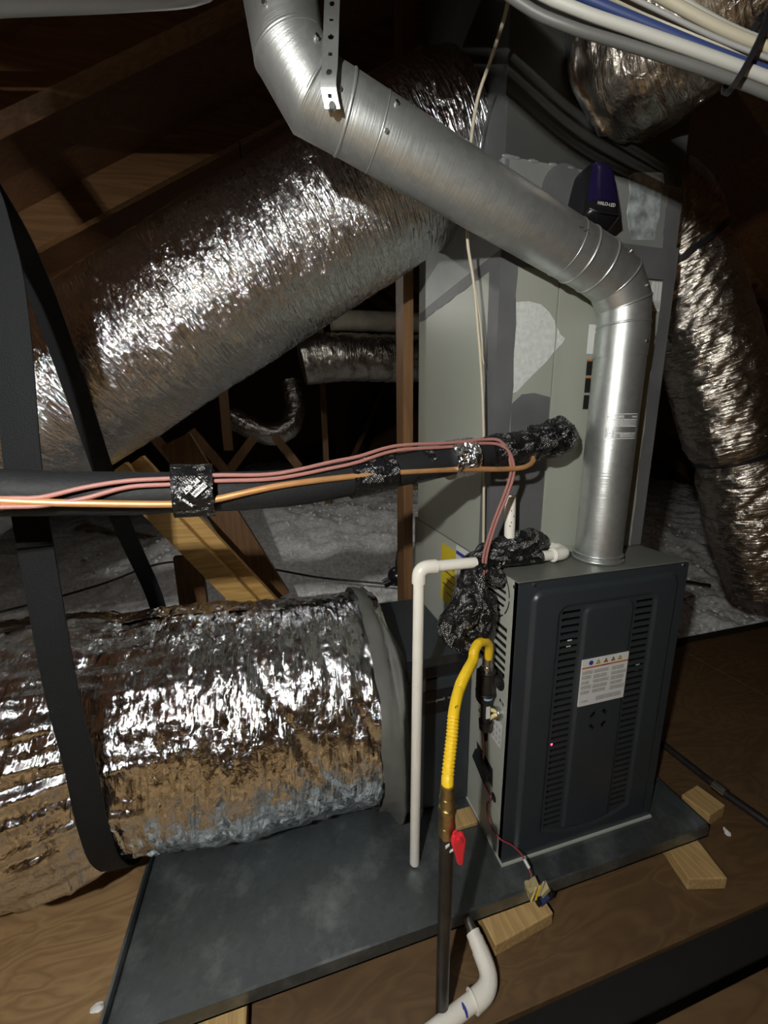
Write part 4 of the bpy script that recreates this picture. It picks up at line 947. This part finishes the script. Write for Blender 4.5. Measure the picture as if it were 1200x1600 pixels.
o = wire('copper_line', [(-1.7, -.205, 1.16), (-1.3, -.178, 1.135), (-.942, -.130, 1.114), (-.882, -.122, 1.102), (-.793, -.112, 1.091), (-.671, -.094, 1.079), (-.626, -.086, 1.082), (-.51, -.066, 1.098), (-.33, -.028, 1.105), (-.154, .004, 1.103), (-.04, .015, 1.098), (.01, .016, 1.101), (.036, .025, 1.113), (.044, .038, 1.128), (.03, .055, 1.135)], .0055, M['copper'], ls)
o['label'] = 'bare copper liquid line'
for nme, pts in (('control_wire', [(-1.3, -.19, 1.12), (-.941, -.132, 1.104), (-.881, -.122, 1.105), (-.841, -.117, 1.103), (-.791, -.110, 1.113), (-.738, -.1, 1.119), (-.676, -.091, 1.119), (-.623, -.081, 1.120), (-.53, -.066, 1.117), (-.429, -.043, 1.132), (-.38, -.032, 1.139), (-.30, -.014, 1.156), (-.182, .010, 1.158), (-.094, .022, 1.163), (-.055, .020, 1.160), (-.035, .018, 1.135), (-.022, .022, 1.09), (-.027, .035, 1.04), (-.046, .046, .97), (-.060, .055, .90), (-.062, .058, .868)]),
                 ('control_wire', [(-1.3, -.19, 1.108), (-.942, -.134, 1.093), (-.882, -.125, 1.094), (-.843, -.119, 1.092), (-.792, -.113, 1.098), (-.738, -.101, 1.110), (-.677, -.092, 1.110), (-.623, -.082, 1.111), (-.53, -.067, 1.109), (-.43, -.044, 1.121), (-.38, -.033, 1.129), (-.3, -.014, 1.147), (-.183, .008, 1.150), (-.094, .021, 1.155), (-.052, .018, 1.150), (-.030, .014, 1.13), (-.015, .020, 1.09), (-.020, .032, 1.04), (-.039, .044, .97), (-.053, .053, .90), (-.055, .056, .866)])):
    wire(nme, pts, .0034, M['pink'], ls, 8)['label'] = 'dusty pink control wire'

# ================================================================== CONDENSATE PVC + WRAPPED TRAP
PR = 0.0133
pv = thing('condensate_drain_pipe', (-.23, .062, 0), 'white plastic condensate pipe with a long vertical drop into the pan', 'pipe')
def pipe(name_, a, b_, parent, r=PR, hollow=False, mat=None):
    b = B(); b.cyl(a, b_, r, n=28, caps=not hollow)
    if hollow: b.cyl(b_, a, r * .8, n=28, caps=False).ring(a, Vector(b_) - Vector(a), r * .9, r * .1, 28, 4)
    return b.make(name_, mat or M['pvc'], parent)
def elbow(name_, a, c, b_, parent, r=PR * 1.27, mat=None):
    a, c, b_ = Vector(a), Vector(c), Vector(b_); pts = []
    for i in range(11):
        t = i / 10; pts.append(a * (1 - t) ** 2 + c * 2 * t * (1 - t) + b_ * t ** 2)
    return sweep(B(), [a + (a - c) * .6] + pts + [b_ + (b_ - c) * .6], r, 28).make(name_, mat or M['pvc'], parent)
pipe('drop_pipe', (-.232, .062, .006), (-.2245, .062, .835), pv, hollow=True)
elbow('elbow', (-.2243, .062, .848), (-.2240, .062, .872), (-.197, .064, .870), pv)
pipe('cross_pipe', (-.195, .064, .870), (.185, .086, .8565), pv)
elbow('elbow', (.172, .0855, .8575), (.203, .088, .8565), (.203, .112, .8570), pv)
B().ring((.158, .0845, .8575), (1, .06, -.035), PR * 1.2, .0035, 28, 6).make('elbow_rim', M['pvc'], pv)
pipe('stub_outlet', (.203, .112, .857), (.203, .144, .857), pv)
pipe('vent_stub', (.0315, .10, 1.018), (.037, .10, .87), pv, hollow=True)
b = B()
for dx, z in ((-.006, .985), (.002, .97), (-.004, .955), (-.008, .946)): b.cyl((.0335 + dx, .0868, z), (.0335 + dx, .0862, z), .0016, n=8)
b.make('ink_spots', M['black_ink'], pv)
def wad(name_, pts, r, seed, amp, parent, n=48, rough=26, mat='tape_wad'):
    sv = v3(seed, seed * 1.7, seed)
    return sweep(B(), spline(pts, .004), r, n, lambda s, a, p: amp * (nz(p * rough + sv) + .9 * (0.35 - abs(nz(p * rough * 1.9 + sv))) + .5 * (0.3 - abs(nz(p * rough * 4 + sv))))).make(name_, M[mat], parent)
sweep(B(), [(-.075, .071, .8657), (-.072, .0712, .8656), (-.045, .0728, .8647), (-.02, .074, .864), (-.017, .0742, .8639)], PR * 1.12, 28).make('black_tape_band', M['tape_plain'], pv)
sweep(B(), spline([(.0, .075, .863), (.05, .078, .861), (.11, .082, .859), (.118, .0823, .8588)], .006), PR * 1.25, 32, lambda s, a, p: .003 * nz(p * 60)).make('black_tape_band', M['tape'], pv)
tr = thing('tape_wrapped_trap', (-.08, .06, .65), 'lumpy drain trap wrapped in crumpled printed black tape left of the furnace', 'pipe trap')
wad('trap_body', [(.155, .125, .885, .018), (.12, .115, .892, .030), (.07, .105, .886, .036), (.02, .100, .876, .038), (-.03, .098, .866, .036), (-.062, .090, .845, .032), (-.072, .080, .815, .033), (-.080, .070, .785, .037), (-.105, .062, .755, .037), (-.132, .060, .722, .036), (-.132, .062, .690, .034), (-.108, .066, .668, .033), (-.082, .072, .675, .030), (-.066, .080, .70, .026)], .03, 3, .011, tr)
wad('tape_tail', [(-.075, .072, .79, .030), (-.058, .064, .76, .034), (-.055, .062, .72, .033), (-.065, .066, .685, .03), (-.078, .072, .665, .024)], .03, 9, .010, tr)
wad('tape_tail', [(-.055, .062, .843, .026), (-.03, .058, .832, .026), (-.012, .056, .842, .018)], .03, 12, .008, tr)
b = B()
for x in (-.062, -.055, -.047, -.040): b.obox((x, .050, .8455), (.1, 0, 1), (1, 0, 0), (0, 1, 0), .012, .003, .003)
b.make('wire_ends', M['pink'], tr)

# ================================================================== GAS LINE
gas = thing('gas_supply_line', (-.267, -.21, FLOOR_Z), 'black iron gas riser with red valve and yellow corrugated connector to the furnace', 'gas pipe')
GX, GY = -.267, -.21
B().cyl((GX, GY, -.30), (GX, GY, .452), .0134, n=24).make('iron_riser', M['iron'], gas)
b = B(); b.cyl((GX, GY, .448), (GX, GY, .472), .0165, n=6).cyl((GX, GY, .470), (GX, GY, .500), .0150, n=20).cyl((GX, GY, .498), (GX, GY, .512), .0172, n=6).cyl((GX, GY, .510), (GX, GY, .522), .014, n=20)
b.make('brass_valve', M['brass'], gas)
b = B(); b.cyl((GX, GY, .520), (GX, GY, .535), .0160, n=6).cyl((GX, GY, .535), (GX, GY, .560), .0140, .0125, n=20); b.make('flare_nut', M['brass'], gas)
hb = B(); v = []
prof = [(0.0, .010), (.012, .0145), (.026, .0125), (.045, .0085), (.060, .0065), (.066, .004)]
for t, w in prof:
    for sx_, sy_ in ((-1, -1), (1, -1), (1, 1), (-1, 1)): v.append((GX + .012 + sx_ * w + .05 * t, GY - .021 + sy_ * .0045 - .10 * t, .470 - t * .92))
hb.add(v, [(i * 4 + j, i * 4 + (j + 1) % 4, i * 4 + 4 + (j + 1) % 4, i * 4 + 4 + j) for i in range(len(prof) - 1) for j in range(4)] + [(3, 2, 1, 0), tuple(20 + j for j in range(4))])
o = hb.make('valve_handle', M['red'], gas); md = o.modifiers.new('bevel', 'BEVEL'); md.width = .003; md.segments = 2
B().cyl((GX + .012, GY - .012, .462), (GX + .012, GY - .030, .462), .006, n=12).make('handle_screw', M['red'], gas)
b = B(); b.obox((GX - .004, GY - .0135, .438), (1, 0, .6), (0, 0, 1), (0, 1, 0), .009, .005, .002).obox((GX + .004, GY - .0135, .424), (1, 0, .3), (0, 0, 1), (0, 1, 0), .007, .004, .002); b.make('white_tag', M['white'], gas)
YP = [(-.267, -.21, .548), (-.266, -.206, .560), (-.257, -.191, .580), (-.238, -.162, .613), (-.219, -.13, .639), (-.191, -.095, .660), (-.151, -.052, .665), (-.120, -.018, .663), (-.105, .005, .669), (-.082, .026, .674), (-.057, .039, .667), (-.041, .048, .646), (-.0365, .056, .610)]
fullp = spline(YP, .0011)
def corr(s, a, p): return 0.0
b = B(); pts = []; Ltot = sum((Vector(fullp[i + 1]) - Vector(fullp[i])).length for i in range(len(fullp) - 1)); s = 0
for i, q in enumerate(fullp):
    if i: s += (Vector(q) - Vector(fullp[i - 1])).length
    t = s / Ltot; r = .0112
    if 0.05 < t < 0.78 and not (0.27 < t < 0.40): r += .0011 * sin(s / (.0046 if t > 0.4 else .0062) * 2 * pi)
    else: r = .0115
    pts.append((*q, r))
sweep(b, pts, .011, 18); b.make('yellow_connector', M['yellow'], gas)['label'] = 'yellow coated corrugated flexible connector'
def at_t(t): return Vector(fullp[min(len(fullp) - 2, int(t * (len(fullp) - 1)))])
text('GAS', 0.010, M['black_ink'], at_t(.33) + v3(-.003, -.0135, 0.001), (.35, .1, -.9), (.9, .2, .35), 'connector_text', gas)
# valve assembly at furnace side
GV = thing('gas_valve_fittings', (-.036, .058, .42), 'dark iron gas fittings with a light blue ring on the furnace side', 'pipe fitting')
b = B(); b.cyl((-.036, .058, .612), (-.036, .058, .586), .0115, .013, 16).cyl((-.036, .058, .586), (-.036, .058, .572), .0165, n=6).make('flare_nut', M['steel'], GV)
b = B(); b.cyl((-.036, .058, .574), (-.035, .058, .500), .0195, n=20).cyl((-.035, .058, .540), (0.0, .057, .536), .0155, n=18).ring((-.036, .058, .505), (0, 0, 1), .019, .004).ring((-.036, .058, .570), (0, 0, 1), .019, .004).make('iron_tee', M['iron'], GV)
B().cyl((-.0348, .058, .501), (-.0345, .058, .492), .0170, n=20).make('blue_ring', M['light_blue'], GV)
b = B(); b.cyl((-.0345, .058, .493), (-.034, .058, .415), .0135, n=18).cyl((-.034, .058, .420), (-.034, .058, .395), .0178, .016, n=18).make('drip_leg', M['iron'], GV)
B().obox((-.036, .0440, .455), (1, 0, 0), (0, 0, 1), (0, 1, 0), .011, .035, .002).make('white_tag', M['white'], GV)
B().obox((-.060, .060, .535), (0, 0, 1), (1, 0, 0), (0, 1, 0), .085, .006, .010).obox((-.052, .058, .500), (0, .3, 1), (1, 0, 0), (0, 1, 0), .03, .018, .018).make('valve_lever', M['iron'], GV)
rom = thing('power_cable', (-.02, .06, .44), 'pale yellow power cable looping into the furnace side clamp', 'cable')
for q in ([(-.008, .043, .450), (-.020, .048, .456), (-.034, .064, .452), (-.036, .085, .43)], [(-.008, .043, .446), (-.018, .046, .440), (-.027, .058, .420), (-.026, .075, .395)]):
    sweep(B(), spline(q, .004), .0052, 12).make('cable_jacket', M['yellow_wire'], rom)
dc = thing('low_voltage_cord', (-.01, .09, .2), 'thin dark pinkish cord with a black connector hanging on the furnace side', 'cord')
wire('cord_wire', [(-.030, .080, .395), (-.020, .098, .36), (-.008, .106, .30), (-.006, .105, .25), (-.01, .10, .225)], .003, M['pink'], dc)
b = B(); b.obox((-.012, .105, .225), (0, .9, .35), (1, 0, 0), (0, -.35, .9), .075, .014, .042); b.make('black_connector', M['black'], dc)
wire('cord_wire', [(-.010, .098, .205), (-.012, .085, .185), (-.006, .058, .168)], .0028, M['red_wire'], dc)
fs = thing('float_switch', (.042, -.104, .034), 'translucent wet switch with coloured wires clipped on the front pan rim', 'float switch')
clearp = simple('amber_plastic', (.45, .38, .20), .25)
b = B(); b.obox((.030, -.096, .036), (1, .2, 0), (0, 1, .3), (0, 0, 1), .034, .022, .020).obox((.060, -.104, .030), (.9, .1, .5), (0, 1, .3), (-.5, 0, .9), .028, .016, .012).cyl((.018, -.092, .05), (.024, -.098, .02), .008, n=12).make('switch_body', clearp, fs)
for k, (x, y_, z, mt) in enumerate(((.026, -.104, .018, 'yellow_wire'), (.033, -.106, .022, 'yellow'), (.040, -.104, .028, 'cream_wire'))):
    B().obox((x + .004 * k, y_ - .004, z + .014), (.4, .1, 1), (1, 0, 0), (0, 1, 0), .038, .0035, .0035).make('wire_lead', M[mt], fs)
B().obox((.056, -.112, .008), (1, .1, .3), (0, 1, 0), (0, 0, 1), .026, .012, .010).make('blue_wire_nut', M['blue_wire'], fs)
b = B(); b.cyl((.036, -.112, .004), (.044, -.113, .012), .008, n=12).cyl((.074, -.112, .010), (.080, -.110, .024), .007, n=12); b.make('black_wire_nut', M['black'], fs)
wire('switch_wire', [(-.008, .05, .168), (-.022, .048, .155), (-.026, .035, .13), (-.022, .012, .108), (-.012, -.012, .100), (.010, -.022, .090), (.028, -.036, .078), (.038, -.055, .062), (.040, -.075, .050), (.034, -.092, .042)], .0022, M['red_wire'], fs)
B().cyl((.036, -.050, .066), (.041, -.066, .055), .0042, n=10).make('wire_splice', M['white'], fs)

# ------------------------------------------------------------------ pan drain
dr = thing('pan_drain_pipe', (-.16, -.15, -.03), 'white plastic drain pipe elbowing away from the front of the pan', 'pipe')
B().cyl((-.152, -.097, .014), (-.150, -.122, .009), .0110, n=20).cyl((-.150, -.118, .010), (-.150, -.126, .008), .0135, n=8).make('metal_nipple', M['steel'], dr)
B().cyl((-.150, -.122, .009), (-.145, -.168, -.004), .0172, n=24).make('adapter', M['pvc'], dr)
B().cyl((-.1485, -.135, .0055), (-.1465, -.153, 0.0005), .0185, n=24).make('adapter_hub', M['pvc'], dr)
elbow('elbow', (-.1448, -.172, -.005), (-.142, -.206, -.013), (-.178, -.214, -.014), dr, .0198)
B().cyl((-.160, -.2095, -.0135), (-.60, -.290, -.0135), .0165, n=28).make('drain_run', M['pvc'], dr)
B().ring((-.199, -.2165, -.0137), (-1, -.18, 0), .0195, .0022, 28, 6).make('elbow_rim', M['pvc'], dr)
b = B(); v = []
for i in range(9):
    a = 0.2 + 1.5 * i / 8; w = .0032 * sin(pi * (i + .3) / 8.6) + .0008
    cxx = -.224 - .004 * (i / 8 - .5); q = v3(0, -cos(a), sin(a)) * .0168
    for sg in (-1, 1): v.append(v3(cxx + sg * w, -.2212, -.0135) + q)
b.add(v, [(2 * i, 2 * i + 1, 2 * i + 3, 2 * i + 2) for i in range(8)]); b.make('blue_ink_mark', M['blue_print'], dr)

# ================================================================== OTHER WIRES, PIPES, LUMBER
o = wire('thermostat_cable', [(-.05, .02, 2.33), (-.058, .035, 2.05), (-.063, .05, 1.949), (-.071, .085, 1.895), (-.079, .13, 1.845), (-.088, .138, 1.75), (-.0885, .139, 1.607), (-.069, .139, 1.512), (-.052, .139, 1.40), (-.045, .139, 1.349), (-.035, .139, 1.26), (-.026, .139, 1.138), (-.020, .139, 1.0), (-.016, .139, .885)], .0036, M['cream_wire'])
tag(o, 'thin cream cable hanging in front of the left coil cabinet corner', 'cable')
o = wire('thermostat_strand', [(-.0655, .137, 1.50), (-.052, .137, 1.44), (-.043, .137, 1.385), (-.041, .137, 1.352), (-.036, .137, 1.336)], .0017, M['cream_wire'])
tag(o, 'thin loose pale strand peeling beside the cream cable', 'cable')
# overhead cable bundle
bd = [(-1.0, .02, 2.16), (-.55, -.10, 1.955), (-.30, -.155, 1.825), (-.177, -.185, 1.749), (-.116, -.208, 1.717), (-.038, -.236, 1.684), (.046, -.267, 1.648), (.124, -.295, 1.616), (.30, -.36, 1.54), (.6, -.46, 1.42)]
cab = [('dark_cable', 0, -.020, .0058, ''), ('white_wire', -.008, -.011, .0060, ''), ('grey_wire', .006, -.004, .0056, ''), ('blue_wire', -.004, .006, .0054, ''), ('blue_wire', .008, .013, .0048, ''),
       ('grey_wire', -.008, .020, .0026, ''), ('cream_cable', .002, .026, .0060, ''), ('cream_cable', -.008, .036, .0058, ''), ('white_wire', .010, .040, .0062, ''), ('white_wire', .000, .054, .0070, '')]
lbl = ['dark lowest cable of the overhead bundle', 'white cable second from the bottom of the overhead bundle', 'grey cable just under the blue cables overhead', 'dark blue cable, lower of the two overhead', 'dark blue cable, upper of the two overhead',
       'thin loose grey cable beside the overhead blue cables', 'cream cable just above the overhead blue cables', 'second cream cable above the overhead blue cables', 'white cable near the top of the overhead bundle', 'topmost white cable curving over the overhead bundle']
for k, (mt, oy, oz, r, _) in enumerate(cab):
    pts = []
    for i, q in enumerate(bd):
        sp = (1.3 if q[0] < -.1 else 1.0 if q[0] < .0 else 0.72) + (.25 if q[0] > .2 else 0)
        wob = .006 * nz(v3(i * 1.7, k * 5.1, 0)) if k not in (3,) else .002
        pts.append((q[0] + oz * sp * .35, q[1] + oy * 1.2 + wob, q[2] + oz * sp * .88 + wob))
    tag(wire('overhead_cable', pts, r, M[mt], None, 12, .015), lbl[k], 'cable', 'cables in the overhead bundle')
t_ = Vector((.085, -.030, -.035)).normalized()
zt = B(); cz = Vector((.082, -.284, 1.647)); up = (Vector((.35, 0, .93)) - t_ * Vector((.35, 0, .93)).dot(t_)).normalized(); sd = t_.cross(up); v = []
for i in range(33):
    a = 2 * pi * i / 32; e_ = cz + up * (.046 * cos(a)) + sd * (.023 * sin(a))
    for w in (-.0035, .0035): v.append(e_ + t_ * w)
zt.add(v, [(2 * i, 2 * i + 2, 2 * i + 3, 2 * i + 1) for i in range(32)])
o = zt.make('cable_tie', M['black']); md = o.modifiers.new('thick', 'SOLIDIFY'); md.thickness = .0025; tag(o, 'black cable tie around the overhead cable bundle', 'cable tie')
for k, (dz, r, mt, lb) in enumerate(((0, .015, 'grey_wire', 'grey conduit crossing the top left corner, lower of two'), (.036, .013, 'iron', 'dark conduit crossing the top left corner, above the grey one'))):
    o = wire('conduit', [(-1.9, .56, 1.93 + dz), (-1.102, .378, 1.985 + dz), (-.983, .348, 1.992 + dz), (-.744, .286, 2.000 + dz), (-.60, .246, 2.012 + dz), (-.52, .17, 2.03 + dz), (-.50, .12, 2.07 + dz), (-.5, .1, 2.2 + dz), (-.5, .1, 2.5)], r, M[mt], None, 14, .03); tag(o, lb, 'conduit')
# black iron pipe at right
ip = thing('side_iron_pipe', (.82, 0, .0), 'black iron pipe with a shiny coupling crossing the plywood right of the pan', 'pipe')
B().cyl((.80, .62, .004), (.806, .006, .014), .0120, n=20).cyl((.806, -.02, .014), (.86, -.38, .014), .0125, n=20).make('iron_pipe', M['iron'], ip)
B().cyl((.806, .012, .014), (.8075, -.024, .014), .0165, n=16).make('coupling', M['steel'], ip)
o = B().cyl((.74, .776, -.028), (3.4, .776, -.028), .016, n=14).make('edge_conduit', M['iron']); tag(o, 'dark pipe along the rear edge of the plywood, right', 'pipe')
# post and brace beside ducts
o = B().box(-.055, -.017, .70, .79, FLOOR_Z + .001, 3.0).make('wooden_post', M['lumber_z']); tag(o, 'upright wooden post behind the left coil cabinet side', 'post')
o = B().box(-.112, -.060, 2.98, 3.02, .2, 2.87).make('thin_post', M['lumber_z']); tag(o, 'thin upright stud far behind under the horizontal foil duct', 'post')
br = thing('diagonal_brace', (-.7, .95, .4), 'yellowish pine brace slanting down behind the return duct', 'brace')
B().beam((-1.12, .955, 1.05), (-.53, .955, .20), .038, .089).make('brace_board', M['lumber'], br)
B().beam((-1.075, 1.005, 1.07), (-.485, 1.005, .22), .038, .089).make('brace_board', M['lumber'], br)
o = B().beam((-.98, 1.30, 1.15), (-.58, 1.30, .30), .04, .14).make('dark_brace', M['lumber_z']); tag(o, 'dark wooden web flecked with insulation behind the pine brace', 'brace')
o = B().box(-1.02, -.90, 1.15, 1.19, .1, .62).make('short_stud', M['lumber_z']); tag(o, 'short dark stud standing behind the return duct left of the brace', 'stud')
tag(wire('black_cable', [(-2.2, 1.2, .36), (-1.72, 1.3, .405), (-1.45, 1.42, .43), (-1.17, 1.6, .462), (-.72, 1.35, .482), (-.345, 1.3, .39), (-.026, 1.2, .357), (.2, 1.1, .34)], .006, M['iron'], None, 8, .03), 'slack black cable stretched across the insulation behind the return duct', 'cable')
tag(wire('brown_rod', [(1.0, 1.3, .05), (2.0, 1.22, .115), (2.36, 1.15, .075)], .012, M['iron'], None, 8, .05), 'dark rod poking across the insulation right of the furnace', 'rod')
bv = thing('black_line_valve', (0, .85, .5), 'black valve body and hose ends beside the wooden post above the boot', 'valve')
B().cyl((-.105, .84, .505), (-.045, .84, .53), .020, n=16).ball((-.04, .84, .54), .045, 18, (1, 1, .9)).make('valve_body', M['black'], bv)
sweep(B(), spline([(-.03, .84, .56), (-.02, .85, .62), (.0, .86, .72), (.02, .87, .84)], .01), .022, 16).make('hose_end', M['foam'], bv)
sweep(B(), spline([(-.03, .83, .53), (-.01, .79, .50), (.02, .745, .44), (.03, .73, .34)], .01), .030, 18).make('hose_end', M['foam'], bv)
for k, (x, y_, lb) in enumerate(((-.985, .005, 'small white insulation crumb on the plywood left of the pan'), (.735, -.085, 'small white insulation crumb on the plywood in front of the loose pine offcut'), (1.43, .735, 'larger white insulation crumb near the rear edge of the plywood'))):
    bm = bmesh.new(); bmesh.ops.create_icosphere(bm, subdivisions=2, radius=.008 if y_ < .5 else .018)
    for w in bm.verts: w.co = Vector((w.co.x * 1.7, w.co.y, max(-.004, w.co.z * .6))) * (1 + .5 * nz(w.co * 160 + v3(k, 0, 0)))
    tag(B().bm(bm, Matrix.Translation((x, y_, FLOOR_Z + .004)) @ Matrix.Rotation(k * 1.1, 4, 'Z')).make('insulation_crumb', M['insul']), lb, 'crumb', 'insulation crumbs on the plywood')
print('objects', len(bpy.data.objects), 'tris', sum(len(o.data.polygons) * 2 for o in bpy.data.objects if o.type == 'MESH'))
